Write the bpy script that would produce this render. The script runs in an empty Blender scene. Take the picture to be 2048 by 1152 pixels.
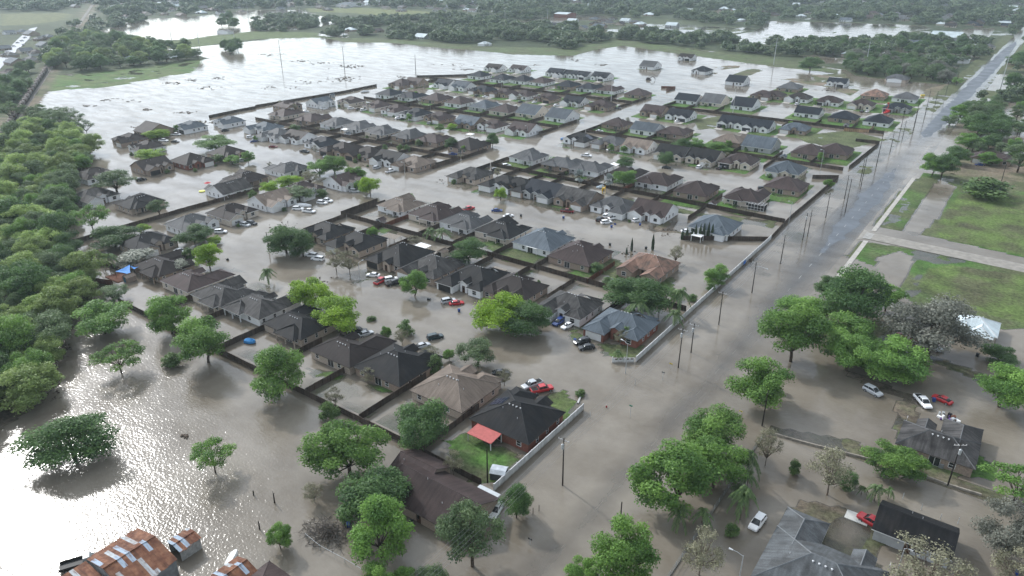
import bpy, math, random
import numpy as np
from mathutils import Vector, Matrix

R = math.radians
scene = bpy.context.scene
COL = scene.collection

# ------------------------------------------------------------------ camera, sky, sun, exposure
# World axes follow the street grid: +Y runs up the main road, the camera hovers above the origin.
CAM_H = 96.86
FPX, PITCH, YAW = 1440.0, R(24.85), R(35.816)
cd = bpy.data.cameras.new("camera")
cd.sensor_width = 36.0
cd.lens = FPX * 36.0 / 2048.0
cd.clip_start, cd.clip_end = 1.0, 9000.0
cam = bpy.data.objects.new("camera", cd)
COL.objects.link(cam)
cam.location = (0, 0, CAM_H)
cam.rotation_euler = (R(90) - PITCH, 0, YAW)
scene.camera = cam

SUN_EL, SUN_AZ = R(36), R(-76.6)                 # azimuth measured clockwise from +Y
w = bpy.data.worlds.new("World")
scene.world = w
w.use_nodes = True
nt = w.node_tree
nt.nodes.clear()
def wn(t, **k):
    n = nt.nodes.new(t)
    for a, b in k.items():
        setattr(n, a, b)
    return n
out = wn('ShaderNodeOutputWorld')
bg = wn('ShaderNodeBackground')
bg.inputs['Strength'].default_value = 0.066
sky = wn('ShaderNodeTexSky', sky_type='NISHITA', sun_disc=False)
sky.sun_elevation, sky.sun_rotation = SUN_EL, SUN_AZ
tc = wn('ShaderNodeTexCoord')
mp = wn('ShaderNodeMapping')
mp.inputs['Scale'].default_value = (1.0, 1.0, 3.2)
cn = wn('ShaderNodeTexNoise')
cn.inputs['Scale'].default_value = 2.6
cn.inputs['Detail'].default_value = 7
cn.inputs['Roughness'].default_value = 0.55
cr = wn('ShaderNodeValToRGB')
cr.color_ramp.elements[0].position = 0.36
cr.color_ramp.elements[0].color = (0.45, 0.45, 0.45, 1)
cr.color_ramp.elements[1].position = 0.58
cn2 = wn('ShaderNodeTexNoise')
cn2.inputs['Scale'].default_value = 1.3
cn2.inputs['Detail'].default_value = 5
cr2 = wn('ShaderNodeValToRGB')
cr2.color_ramp.elements[0].position = 0.35
cr2.color_ramp.elements[0].color = (4.9, 5.45, 6.1, 1)
cr2.color_ramp.elements[1].position = 0.65
cr2.color_ramp.elements[1].color = (7.7, 8.35, 9.1, 1)
mx = wn('ShaderNodeMix', data_type='RGBA')
L = nt.links.new
L(tc.outputs['Generated'], mp.inputs['Vector'])
L(mp.outputs[0], cn.inputs['Vector'])
L(mp.outputs[0], cn2.inputs['Vector'])
L(cn.outputs['Fac'], cr.inputs[0])
L(cn2.outputs['Fac'], cr2.inputs[0])
L(cr.outputs[0], mx.inputs[0])
L(sky.outputs[0], mx.inputs[6])
L(cr2.outputs[0], mx.inputs[7])
# thin cloud glows round the hidden sun and along the horizon
dt = wn('ShaderNodeVectorMath', operation='DOT_PRODUCT')
dt.inputs[1].default_value = (math.sin(SUN_AZ) * math.cos(SUN_EL), math.cos(SUN_AZ) * math.cos(SUN_EL), math.sin(SUN_EL))
pw = wn('ShaderNodeMath', operation='POWER'); pw.inputs[1].default_value = 18.0
mxx = wn('ShaderNodeMath', operation='MAXIMUM'); mxx.inputs[1].default_value = 0.0
sp = wn('ShaderNodeSeparateXYZ')
hz = wn('ShaderNodeMapRange'); hz.inputs[1].default_value = 0.0; hz.inputs[2].default_value = 0.75; hz.inputs[3].default_value = 1.12; hz.inputs[4].default_value = 0.5
gl_ = wn('ShaderNodeMath', operation='MULTIPLY_ADD'); gl_.inputs[1].default_value = 0.8
pw3 = wn('ShaderNodeMath', operation='POWER'); pw3.inputs[1].default_value = 1.8
ad3 = wn('ShaderNodeMath', operation='MULTIPLY_ADD'); ad3.inputs[1].default_value = 1.6
scl = wn('ShaderNodeVectorMath', operation='SCALE')
L(tc.outputs['Generated'], dt.inputs[0]); L(dt.outputs['Value'], mxx.inputs[0]); L(mxx.outputs[0], pw.inputs[0])
L(tc.outputs['Generated'], sp.inputs[0]); L(sp.outputs[2], hz.inputs[0])
L(mxx.outputs[0], pw3.inputs[0]); L(pw3.outputs[0], ad3.inputs[0]); L(hz.outputs[0], ad3.inputs[2])
L(pw.outputs[0], gl_.inputs[0]); L(ad3.outputs[0], gl_.inputs[2])
L(mx.outputs[2], scl.inputs[0]); L(gl_.outputs[0], scl.inputs['Scale'])
L(scl.outputs[0], bg.inputs['Color'])
L(bg.outputs[0], out.inputs['Surface'])

sd = bpy.data.lights.new("sun", 'SUN')
sd.energy, sd.angle, sd.color = 1.4, R(3.0), (1.0, 0.985, 0.96)
sun = bpy.data.objects.new("sun", sd)
COL.objects.link(sun)
sdir = Vector((math.sin(SUN_AZ) * math.cos(SUN_EL), math.cos(SUN_AZ) * math.cos(SUN_EL), math.sin(SUN_EL)))
sun.rotation_euler = sdir.to_track_quat('Z', 'Y').to_euler()
sun.location = (0, 0, 400)

scene.view_settings.view_transform = 'Standard'
scene.view_settings.look = 'None'
scene.view_settings.exposure = 1.25
scene.view_settings.gamma = 1.0
scene.cycles.max_bounces = 5
scene.cycles.diffuse_bounces = 2
scene.cycles.glossy_bounces = 2
scene.cycles.transmission_bounces = 2
scene.cycles.transparent_max_bounces = 6
scene.cycles.volume_bounces = 0
scene.cycles.use_denoising = True
scene.cycles.sample_clamp_indirect = 4.0

# ------------------------------------------------------------------ helpers
cs_, sn_ = math.cos(YAW), math.sin(YAW)
def at(px, py, z=0.0):
    """survey point: ground position (metres) seen at a pixel of the 2048x1152 photograph"""
    dx, dy = (px - 1024) / FPX, -(py - 576) / FPX
    fx, fy = dx, math.cos(PITCH) + dy * math.sin(PITCH)
    fz = -math.sin(PITCH) + dy * math.cos(PITCH)
    t = (CAM_H - z) / -fz
    x, y = fx * t, fy * t
    return (x * cs_ - y * sn_, x * sn_ + y * cs_)
def mpp(px, py):
    """metres per photo pixel at a ground point (horizontal)"""
    x, y = at(px, py)
    return math.sqrt(x * x + y * y + CAM_H * CAM_H) / math.sqrt(FPX ** 2 + (px - 1024) ** 2 + (py - 576) ** 2)

def to_px(x, y, z=0.0):
    """column of the photograph in which a point is seen"""
    rx, fy = x * cs_ + y * sn_, -x * sn_ + y * cs_
    dz = z - CAM_H
    depth = fy * math.cos(PITCH) - dz * math.sin(PITCH)
    return 1024 + FPX * rx / depth
ORD = ['zeroth', 'first', 'second', 'third', 'fourth', 'fifth', 'sixth', 'seventh', 'eighth', 'ninth', 'tenth',
       'eleventh', 'twelfth', 'thirteenth', 'fourteenth', 'fifteenth', 'sixteenth', 'seventeenth', 'eighteenth',
       'nineteenth', 'twentieth']

def tag(o, label=None, cat=None, group=None, kind=None):
    if label: o['label'] = label
    if cat: o['category'] = cat
    if group: o['group'] = group
    if kind: o['kind'] = kind
    return o
def empty(name, loc=(0, 0, 0), rz=0.0, parent=None):
    o = bpy.data.objects.new(name, None)
    o.empty_display_size = 0.5
    o.location = loc
    o.rotation_euler = (0, 0, rz)
    if parent: o.parent = parent
    COL.objects.link(o)
    return o
def link(name, me, parent=None, loc=(0, 0, 0), rz=0.0, mats=None, scale=None):
    """an object on (possibly shared) mesh data; mats overrides material slots on the object"""
    o = bpy.data.objects.new(name, me)
    COL.objects.link(o)
    o.location = loc
    o.rotation_euler = (0, 0, rz)
    if scale: o.scale = scale
    if parent: o.parent = parent
    if mats:
        for i, m in enumerate(mats):
            if m is not None:
                o.material_slots[i].link = 'OBJECT'
                o.material_slots[i].material = m
    return o
def copy_tree(o, parent=None):
    c = o.copy()
    COL.objects.link(c)
    if parent: c.parent = parent
    for ch in o.children:
        copy_tree(ch, c)
    return c

class MB:
    """collects faces and links them as ONE mesh"""
    def __init__(s):
        s.v, s.f, s.m = [], [], []
    def poly(s, pts, m=0):
        b = len(s.v)
        s.v += [tuple(p) for p in pts]
        s.f.append(tuple(range(b, b + len(pts))))
        s.m.append(m)
    def box(s, x0, x1, y0, y1, z0, z1, m=0, skip=''):
        b = len(s.v)
        s.v += [(x0, y0, z0), (x1, y0, z0), (x1, y1, z0), (x0, y1, z0), (x0, y0, z1), (x1, y0, z1), (x1, y1, z1), (x0, y1, z1)]
        F = {'b': (0, 3, 2, 1), 't': (4, 5, 6, 7), 's': (0, 1, 5, 4), 'e': (1, 2, 6, 5), 'n': (2, 3, 7, 6), 'w': (3, 0, 4, 7)}
        for k, q in F.items():
            if k not in skip:
                s.f.append(tuple(b + i for i in q))
                s.m.append(m)
    def rbox(s, c, ax, hl, hw, z0, z1, m=0):
        """box centred at c, long axis ax (unit 2d), half length hl, half width hw"""
        ax = Vector(ax).normalized(); n = Vector((-ax.y, ax.x))
        q = [Vector(c) + ax * a * hl + n * b * hw for a, b in ((-1, -1), (1, -1), (1, 1), (-1, 1))]
        b = len(s.v)
        s.v += [(p.x, p.y, z0) for p in q] + [(p.x, p.y, z1) for p in q]
        for k in ((0, 3, 2, 1), (4, 5, 6, 7), (0, 1, 5, 4), (1, 2, 6, 5), (2, 3, 7, 6), (3, 0, 4, 7)):
            s.f.append(tuple(b + i for i in k)); s.m.append(m)
    def tube(s, a, b, r0, r1=None, n=6, m=0, cap=True):
        r1 = r0 if r1 is None else r1
        a, b = Vector(a), Vector(b)
        d = (b - a)
        if d.length < 1e-6: return
        d.normalize()
        u = d.cross(Vector((0, 0, 1)) if abs(d.z) < 0.9 else Vector((1, 0, 0))).normalized()
        v = d.cross(u)
        k = len(s.v)
        for p, r in ((a, r0), (b, r1)):
            for i in range(n):
                t = 2 * math.pi * i / n
                q = p + (u * math.cos(t) + v * math.sin(t)) * r
                s.v.append((q.x, q.y, q.z))
        for i in range(n):
            j = (i + 1) % n
            s.f.append((k + i, k + j, k + n + j, k + n + i)); s.m.append(m)
        if cap:
            s.f.append(tuple(k + n + i for i in range(n))); s.m.append(m)
            s.f.append(tuple(k + n - 1 - i for i in range(n))); s.m.append(m)
    def path(s, pts, r, n=6, m=0):
        for a, b in zip(pts[:-1], pts[1:]):
            s.tube(a, b, r, r, n, m)
    def mesh(s, name, mats, smooth=False):
        me = bpy.data.meshes.new(name)
        me.from_pydata(s.v, [], s.f)
        for m in (mats if isinstance(mats, (list, tuple)) else [mats]):
            me.materials.append(m)
        if any(s.m): me.polygons.foreach_set('material_index', s.m)
        if smooth: me.polygons.foreach_set('use_smooth', [True] * len(s.f))
        me.update()
        return me
    def build(s, name, mats, parent=None, loc=(0, 0, 0), rz=0.0, smooth=False):
        return link(name, s.mesh(name, mats, smooth), parent, loc, rz)

# ------------------------------------------------------------------ materials
class NG:
    def __init__(s, name):
        s.mat = bpy.data.materials.new(name)
        s.mat.use_nodes = True
        s.t = s.mat.node_tree
        s.b = s.t.nodes['Principled BSDF']
        s.out = s.t.nodes['Material Output']
        s.b.inputs['Specular IOR Level'].default_value = 0.15
    def n(s, t, ins=None, **k):
        x = s.t.nodes.new(t)
        for a, b in k.items(): setattr(x, a, b)
        for a, b in (ins or {}).items():
            if hasattr(b, 'is_output') or isinstance(b, bpy.types.NodeSocket): s.t.links.new(b, x.inputs[a])
            else:
                if x.inputs[a].type == 'VECTOR' and len(b) == 4: b = b[:3]
                x.inputs[a].default_value = b
        return x
    def l(s, a, b): s.t.links.new(a, b)
    def pos(s): return s.n('ShaderNodeNewGeometry').outputs['Position']
    def noise(s, scale, detail=3, vec=None, rough=0.5, dim='3D'):
        x = s.n('ShaderNodeTexNoise', {'Scale': scale, 'Detail': detail, 'Roughness': rough}, noise_dimensions=dim)
        s.l(vec if vec is not None else s.pos(), x.inputs['Vector'])
        return x.outputs['Fac']
    def rng(s, v, a, b, lo=0.3, hi=0.7):
        return s.n('ShaderNodeMapRange', {0: v, 1: lo, 2: hi, 3: a, 4: b}).outputs[0]
    def math(s, op, a, b=0.0):
        return s.n('ShaderNodeMath', {0: a, 1: b}, operation=op).outputs[0]
    def mix(s, f, a, b, blend='MIX'):
        return s.n('ShaderNodeMix', {0: f, 6: a, 7: b}, data_type='RGBA', blend_type=blend).outputs[2]
    def scale(s, col, f):
        return s.n('ShaderNodeVectorMath', {0: col, 'Scale': f}, operation='SCALE').outputs[0]
    def rand(s): return s.n('ShaderNodeObjectInfo').outputs['Random']
def c4(c): return (c[0], c[1], c[2], 1.0)

MC = {}
def mat(name, col, rough=0.75, var=0.18, scale=1.2, rnd=0.0, spec=0.15, metal=0.0, col2=None, bump=0.0):
    if name in MC: return MC[name]
    g = NG(name)
    f = g.rng(g.noise(scale, 4), 1 - var, 1 + var)
    base = c4(col)
    if col2: base = g.mix(g.rng(g.noise(scale * 0.6, 5), 0, 1, 0.42, 0.58), c4(col), c4(col2))
    if rnd:
        f = g.math('MULTIPLY', f, g.rng(g.rand(), 1 - rnd, 1 + rnd, 0, 1))
    g.l(g.scale(base, f), g.b.inputs['Base Color'])
    g.b.inputs['Roughness'].default_value = rough
    g.b.inputs['Specular IOR Level'].default_value = spec
    g.b.inputs['Metallic'].default_value = metal
    if bump:
        bp = g.n('ShaderNodeBump', {'Strength': bump, 'Distance': 0.1, 'Height': g.noise(scale * 5, 4)})
        g.l(bp.outputs[0], g.b.inputs['Normal'])
    MC[name] = g.mat
    return g.mat

def roof_mat(name, col, streak=0.35, col2=None):
    g = NG(name)
    geo = g.n('ShaderNodeNewGeometry')
    P, N = geo.outputs['Position'], geo.outputs['True Normal']
    tv = g.n('ShaderNodeVectorMath', {0: N, 1: (0, 0, 1)}, operation='CROSS_PRODUCT').outputs[0]
    tv = g.n('ShaderNodeVectorMath', {0: tv}, operation='NORMALIZE').outputs[0]
    u = g.n('ShaderNodeVectorMath', {0: P, 1: tv}, operation='DOT_PRODUCT').outputs['Value']
    z = g.n('ShaderNodeSeparateXYZ', {0: P}).outputs[2]
    vec = g.n('ShaderNodeCombineXYZ', {0: g.math('MULTIPLY', u, 1.6), 1: g.math('MULTIPLY', z, 0.35), 2: g.math('MULTIPLY', g.rand(), 50.0)}).outputs[0]
    st = g.rng(g.noise(1.0, 4, vec, 0.6), 1 - streak, 1 + streak)
    big = g.rng(g.noise(0.22, 3), 0.8, 1.2)
    vz = g.n('ShaderNodeCombineXYZ', {0: g.math('MULTIPLY', u, 3.0), 1: g.math('MULTIPLY', z, 14.0), 2: 0.0}).outputs[0]
    fine = g.rng(g.noise(1.0, 2, vz, 0.7), 0.8, 1.2)
    f = g.math('MULTIPLY', g.math('MULTIPLY', st, big), g.math('MULTIPLY', fine, g.rng(g.rand(), 0.82, 1.2, 0, 1)))
    base = c4(col)
    if col2: base = g.mix(g.rng(g.noise(0.35, 4), 0, 1, 0.45, 0.6), c4(col), c4(col2))
    g.l(g.scale(base, f), g.b.inputs['Base Color'])
    g.b.inputs['Roughness'].default_value = 0.62
    g.b.inputs['Specular IOR Level'].default_value = 0.09
    bp = g.n('ShaderNodeBump', {'Strength': 0.35, 'Distance': 0.04, 'Height': fine})
    g.l(bp.outputs[0], g.b.inputs['Normal'])
    return g.mat

ROOFC = {'B': (0.0115, 0.012, 0.0135), 'D': (0.025, 0.020, 0.019), 'N': (0.046, 0.033, 0.0315), 'G': (0.073, 0.075, 0.078), 'S': (0.072, 0.088, 0.104),
         'T': (0.145, 0.117, 0.096), 'O': (0.215, 0.130, 0.098), 'V': (0.012, 0.0155, 0.022), 'W': (0.052, 0.050, 0.049), 'M': (0.45, 0.51, 0.53), 'A': (0.112, 0.120, 0.126)}
ROOFN = {'B': 'charcoal', 'D': 'dark_brown', 'N': 'brown', 'G': 'grey', 'S': 'slate_blue', 'T': 'tan', 'O': 'orange_brown', 'V': 'navy', 'W': 'weathered', 'M': 'pale_metal', 'A': 'pale_grey'}
ROOF = {k: roof_mat(ROOFN[k] + '_roofing', c, {'W': 0.5, 'A': 0.28, 'B': 0.4, 'M': 0.12}.get(k, 0.28), {'O': (0.10, 0.075, 0.06), 'W': (0.03, 0.029, 0.029), 'A': (0.075, 0.078, 0.08), 'B': (0.016, 0.0155, 0.0155)}.get(k)) for k, c in ROOFC.items()}
RCAP = {k: mat('ridge_cap_' + ROOFN[k], tuple(min(0.5, x * 1.25 + 0.008) for x in c), 0.75, 0.15) for k, c in ROOFC.items()}
ROOFWORD = {'B': 'black', 'D': 'dark brown', 'N': 'brown', 'G': 'grey', 'S': 'slate blue', 'T': 'tan', 'O': 'orange brown', 'V': 'dark navy', 'W': 'weathered grey', 'M': 'pale metal', 'A': 'pale grey'}
WALL = {'w': mat('white_stucco', (0.72, 0.73, 0.74), 0.8, 0.06), 'c': mat('cream_stucco', (0.56, 0.50, 0.43), 0.8, 0.1),
        'b': mat('tan_brick', (0.30, 0.235, 0.19), 0.85, 0.22, 4), 'r': mat('red_brick', (0.19, 0.075, 0.055), 0.85, 0.25, 4),
        'g': mat('grey_stucco', (0.36, 0.37, 0.37), 0.8, 0.1), 'k': mat('pale_brick', (0.42, 0.35, 0.29), 0.85, 0.2, 4)}
WALLWORD = {'w': 'white', 'c': 'cream', 'b': 'tan brick', 'r': 'red brick', 'g': 'grey', 'k': 'pale brick'}
TRIM = mat('white_trim', (0.75, 0.75, 0.74), 0.6, 0.04)
GLASS = mat('window_glass', (0.018, 0.022, 0.026), 0.08, 0.1, spec=0.6)
DARK = mat('dark_paint', (0.02, 0.02, 0.022), 0.5, 0.2)
DOORW = mat('garage_door_white', (0.66, 0.66, 0.65), 0.6, 0.05)
DOORD = mat('garage_door_dark', (0.03, 0.03, 0.032), 0.5, 0.1)
DOORB = mat('entry_door_brown', (0.07, 0.035, 0.02), 0.5, 0.1)
WOOD = mat('weathered_planks', (0.050, 0.038, 0.030), 0.85, 0.35, 2.5, rnd=0.2)
WOODR = mat('reddish_planks', (0.115, 0.048, 0.030), 0.85, 0.3, 2.5, rnd=0.15)
POLEM = mat('dark_pole_wood', (0.028, 0.023, 0.020), 0.85, 0.3, 3)
METAL = mat('galvanised_metal', (0.42, 0.44, 0.45), 0.45, 0.1, metal=0.3)
def stained_wall():
    g = NG('stained_white_wall')
    P = g.pos()
    z = g.n('ShaderNodeSeparateXYZ', {0: P}).outputs[2]
    sp_ = g.n('ShaderNodeMapping', {'Vector': P, 'Scale': (1.4, 1.4, 0.25)}).outputs[0]
    tide = g.n('ShaderNodeMapRange', {0: g.math('ADD', z, g.math('MULTIPLY', g.noise(0.9, 4), 0.5)), 1: 0.25, 2: 0.75, 3: 0.0, 4: 1.0}).outputs[0]
    col = g.mix(tide, (0.26, 0.235, 0.20, 1), (0.56, 0.565, 0.565, 1))
    g.l(g.scale(col, g.rng(g.noise(1.0, 4, sp_, 0.6), 0.72, 1.15)), g.b.inputs['Base Color'])
    g.b.inputs['Roughness'].default_value = 0.8
    return g.mat
WHITEWALL = stained_wall()
CONC = mat('concrete', (0.36, 0.34, 0.31), 0.85, 0.18, 0.7)
BARK = mat('bark', (0.06, 0.045, 0.034), 0.9, 0.3, 5)
PBARK = mat('palm_bark', (0.13, 0.105, 0.085), 0.9, 0.3, 5)
TWIG = mat('dry_twigs', (0.16, 0.13, 0.105), 0.9, 0.3, 3)
WIRE = mat('wire', (0.24, 0.24, 0.24), 0.5, 0.05)
# ------------------------------------------------------------------ terrain, flood water, roads
def vnoise(x, y, s, seed=0):
    """value noise, about 0..1"""
    x, y = x / s + seed * 17.31, y / s - seed * 9.77
    xi, yi = np.floor(x), np.floor(y)
    fx, fy = x - xi, y - yi
    fx, fy = fx * fx * (3 - 2 * fx), fy * fy * (3 - 2 * fy)
    def h(a, b):
        v = np.sin(a * 127.1 + b * 311.7 + seed * 74.7) * 43758.5453
        return v - np.floor(v)
    return (h(xi, yi) * (1 - fx) + h(xi + 1, yi) * fx) * (1 - fy) + (h(xi, yi + 1) * (1 - fx) + h(xi + 1, yi + 1) * fx) * fy
def fnoise(x, y, s, seed=0):
    return (vnoise(x, y, s, seed) + 0.5 * vnoise(x, y, s / 2.1, seed + 1) + 0.3 * vnoise(x, y, s / 4.7, seed + 2)) / 1.8 - 0.5
def inpoly(X, Y, poly):
    poly = np.array(poly)
    m = np.zeros(X.shape, bool)
    bb = (X >= poly[:, 0].min()) & (X <= poly[:, 0].max()) & (Y >= poly[:, 1].min()) & (Y <= poly[:, 1].max())
    x, y = X[bb], Y[bb]
    r = np.zeros(x.shape, bool)
    n = len(poly)
    for i in range(n):
        (x0, y0), (x1, y1) = poly[i], poly[(i + 1) % n]
        if y0 == y1: continue
        c = ((y0 > y) != (y1 > y)) & (x < (x1 - x0) * (y - y0) / (y1 - y0) + x0)
        r ^= c
    m[bb] = r
    return m
def pxp(s, z=0.0):
    return [at(*map(float, t.split(',')), z) for t in s.split()]

GRASS, DULL, DIRT, CROP, WOODF, MUD = (0.058, 0.120, 0.026), (0.080, 0.092, 0.044), (0.17, 0.135, 0.10), (0.092, 0.136, 0.038), (0.035, 0.05, 0.022), (0.12, 0.098, 0.075)
xs = np.concatenate([np.arange(-3200, -1300, 30), np.arange(-1300, -500, 7), np.arange(-500, 70, 1.25), np.arange(70, 700, 15), [1400]])
ys = np.concatenate([np.arange(-60, 10, 5), np.arange(10, 640, 1.25), np.arange(640, 1000, 4), np.arange(1000, 1600, 10), np.arange(1600, 3600, 40)])
GX, GY = np.meshgrid(xs, ys)
NZ = fnoise(GX, GY, 9.0, 3)
NB = fnoise(GX, GY, 40.0, 5)
GH = -0.45 + 0.1 * NB
GC = np.zeros(GX.shape + (3,)); GC[:] = MUD
def land(poly, h, amp, col, col2=None, mixs=14.0):
    m = inpoly(GX, GY, poly)
    GH[m] = h + amp * NZ[m] * 2
    c = np.array(col)
    if col2 is None: GC[m] = c
    else:
        t = np.clip(fnoise(GX[m], GY[m], mixs, 8) * 3 + 0.5, 0, 1)[:, None]
        GC[m] = c * (1 - t) + np.array(col2) * t

land(pxp("-600,-70 2900,-70 2700,300 2048,215 1960,120 1911,172 1800,162 1711,152 1690,140 1536,117 1400,100 1250,82 1225,80 1150,100 1024,100 960,97 890,90 790,80 690,78 620,70 560,66 480,110 410,118 300,135 180,148 100,150 60,220 -40,320 -500,560"), 0.3, 0.15, WOODF, (0.06, 0.075, 0.035), 60)
m_ = inpoly(GX, GY, pxp('1480,-60 2500,-60 2500,100 1985,112 1905,138 1700,118 1600,100 1480,70')) | inpoly(GX, GY, pxp('1180,-60 1480,-60 1480,20 1180,14'))
GH[m_] = 0.10 + 0.55 * NB[m_]
for s in ("205,62 250,45 275,38 380,34 512,20 600,20 690,45 600,60 512,64 440,70 370,80 290,80 225,70", "190,12 203,16 190,30 182,50 165,60 172,35",
          "1030,46 1080,36 1140,30 1210,32 1215,38 1120,44 1060,50", "1440,75 1510,62 1536,58 1600,75 1560,90 1490,86",
          "1536,42 1700,46 1850,52 1862,58 1800,66 1775,86 1690,87 1640,80 1620,72 1536,88", "1690,2 1740,0 1760,15 1715,22 1685,12",
          "1865,92 1930,58 1990,56 1975,80 1930,95", "330,98 400,93 520,80 640,76 640,66 700,60 690,78 560,110 480,116 420,118 375,105",
          "1940,148 2300,150 2300,182 1962,178 1925,176", "1900,200 1962,198 2300,230 2300,275 1960,228 1895,224", "1700,92 1760,90 1790,100 1720,103", "1880,92 1930,84 1945,92 1900,104", "1500,16 1560,10 1600,16 1540,22", "1880,28 1960,30 1940,38 1890,36", "1620,20 1660,18 1680,30 1640,32",
          "1600,112 1720,104 1800,112 1850,108 1840,120 1760,125 1640,128"):
    land(pxp(s), -0.3, 0.08, MUD)
land(pxp("1536,45 1700,47 1850,53 1858,58 1800,65 1770,80 1690,84 1640,78 1600,74 1560,88 1490,86 1440,75 1510,62"), -0.05, 0.13, (0.08, 0.10, 0.05))
land(pxp("1640,112 1600,95 1700,87 1985,80 1965,114 1905,142 1800,135 1700,118"), -0.02, 0.2, WOODF, (0.05, 0.062, 0.03), 20)
land(pxp("1190,62 1290,47 1380,50 1515,57 1440,75 1370,72 1300,68"), -0.01, 0.07, (0.085, 0.10, 0.055))
land(pxp("1536,45 1640,48 1700,52 1660,62 1560,70"), -0.03, 0.06, (0.085, 0.10, 0.055))
land(pxp("0,28 120,26 150,30 120,42 60,50 0,52"), 0.3, 0.1, (0.11, 0.12, 0.05))
land(pxp("610,17 720,16 840,22 900,28 900,34 780,34 700,26 620,24"), 0.3, 0.1, (0.12, 0.135, 0.05))
land(pxp("95,152 180,148 300,135 410,118 392,144 300,160 220,175 112,182 85,184"), 0.04, 0.13, GRASS, (0.09, 0.12, 0.04))
land(pxp("-30,330 60,237 107,165 165,62 195,10 178,5 138,60 82,140 35,212 -40,270"), 0.45, 0.1, DIRT, DULL)
land(pxp("325,86 420,72 512,62 640,66 640,75 512,78 400,93 345,98"), 0.2, 0.12, (0.085, 0.115, 0.04))
land(pxp("620,70 690,76 790,78 890,88 965,95 1024,94 1150,97 1225,78 1250,80 1400,101 1536,115 1680,140 1676,148 1536,132 1400,114 1245,92 1200,98 1144,112 1024,109 960,102 880,96 780,86 690,85"), 0.08, 0.12, (0.08, 0.11, 0.045), DULL)
land(pxp("-300,420 -60,330 60,240 130,270 190,300 150,380 150,400 130,480 190,560 180,620 110,700 122,760 95,800 0,862 -400,1000"), 0.05, 0.22, MUD, WOODF)
# east of the main road
land(pxp("1848,345 1880,348 2200,400 2200,550 1880,478 1740,452 1790,390"), 0.04, 0.13, DULL, GRASS)
land(pxp("1917,388 2200,392 2200,545 1880,476 1868,455"), 0.12, 0.06, CROP, (0.074, 0.080, 0.040), 8)
land(pxp("1797,470 1835,474 1870,440 1914,374 1880,360 1865,372 1830,420"), -0.15, 0.10, MUD)
land(pxp("1720,482 1760,487 2200,560 2200,760 1990,655 1900,645 1830,615 1740,530 1690,512"), 0.05, 0.14, DULL, GRASS)
land(pxp("1850,540 1900,530 2200,575 2200,680 2000,634 1900,608 1842,575"), 0.12, 0.06, CROP, (0.074, 0.080, 0.040), 8)
land(pxp("1742,575 1755,515 1800,502 1826,515 1812,560 1790,595 1745,600"), -0.16, 0.10, MUD)
land(pxp("2005,662 2200,640 2200,760 2040,705"), -0.14, 0.10, MUD)
land(pxp("1895,322 2200,300 2200,400 1990,377 1875,346"), 0.06, 0.12, DULL, DIRT)
land(pxp("1945,178 2200,198 2200,222 1958,196"), 0.1, 0.1, GRASS, DULL)
land(pxp("1975,122 2200,128 2200,146 1988,140"), 0.1, 0.1, DULL, DIRT)
land(pxp("2020,80 2100,60 2100,110 1985,118 1990,105"), 0.1, 0.15, DULL, GRASS)
land(pxp("1530,848 1700,878 1830,928 1990,983 2150,1015 2150,1050 1960,1003 1820,955 1690,910 1535,866"), 0.0, 0.13, MUD, DULL, 6)
land(pxp("1535,1100 1575,1015 1640,1000 1760,1040 1800,1085 1700,1110"), 0.02, 0.14, MUD, DULL, 6)
land(pxp("1535,1140 1560,1060 1600,1000 1700,1030 1760,1080 1770,1180 1560,1200"), 0.01, 0.12, DULL, MUD, 5)
land(pxp("1785,800 1830,800 1850,850 1990,925 2000,965 1850,942 1810,908 1785,870"), 0.04, 0.1, MUD, GRASS, 6)
land(pxp("1690,735 1860,803 1850,817 1770,788 1685,750"), -0.01, 0.08, MUD)
land(pxp("1640,615 1760,640 1870,690 1850,712 1740,690 1640,660"), 0.03, 0.13, MUD, DULL, 6)
land(pxp("1820,690 1990,755 1980,775 1830,712"), 0.0, 0.12, MUD, DULL, 6)
YARDS = [("890,882 935,862 985,892 1040,907 1000,967 940,967 905,932", 0.05, GRASS), ("1085,792 1130,777 1152,802 1117,852 1080,822", 0.03, (0.075, 0.115, 0.032)), ("1195,688 1292,690 1282,716 1205,714", 0.03, GRASS), ("1143,658 1166,674 1161,692 1142,674", 0.03, GRASS),
         ("1250,558 1352,553 1352,582 1290,592 1245,577", 0.05, GRASS), ("1190,500 1262,530 1250,560 1190,545", 0.02, (0.085, 0.10, 0.045)), ("1000,507 1040,494 1102,516 1062,532 1003,522", 0.04, GRASS), ("958,470 1022,486 1006,511 962,490", 0.0, GRASS), ("612,735 682,745 692,760 622,752", 0.02, GRASS),
         ("720,765 780,775 795,790 740,778", 0.0, GRASS), ("1290,405 1420,428 1560,442 1545,458 1400,432 1310,420", 0.03, DULL), ("1150,395 1250,410 1310,425 1290,430", -0.01, MUD), ("1330,440 1400,447 1390,470 1290,462 1300,448", -0.01, MUD), ("690,545 740,535 745,560 700,570", 0.0, DULL),
         ("1130,455 1150,470 1140,492 1128,488", 0.03, GRASS), ("760,455 800,460 790,478 755,470", 0.02, GRASS), ("1385,240 1440,232 1470,252 1395,260", 0.06, (0.09, 0.10, 0.05)), ("1590,272 1700,260 1775,280 1690,300 1610,285", 0.06, (0.085, 0.105, 0.045)), ("1165,530 1195,545 1190,560 1120,545", 0.03, GRASS)]
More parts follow.
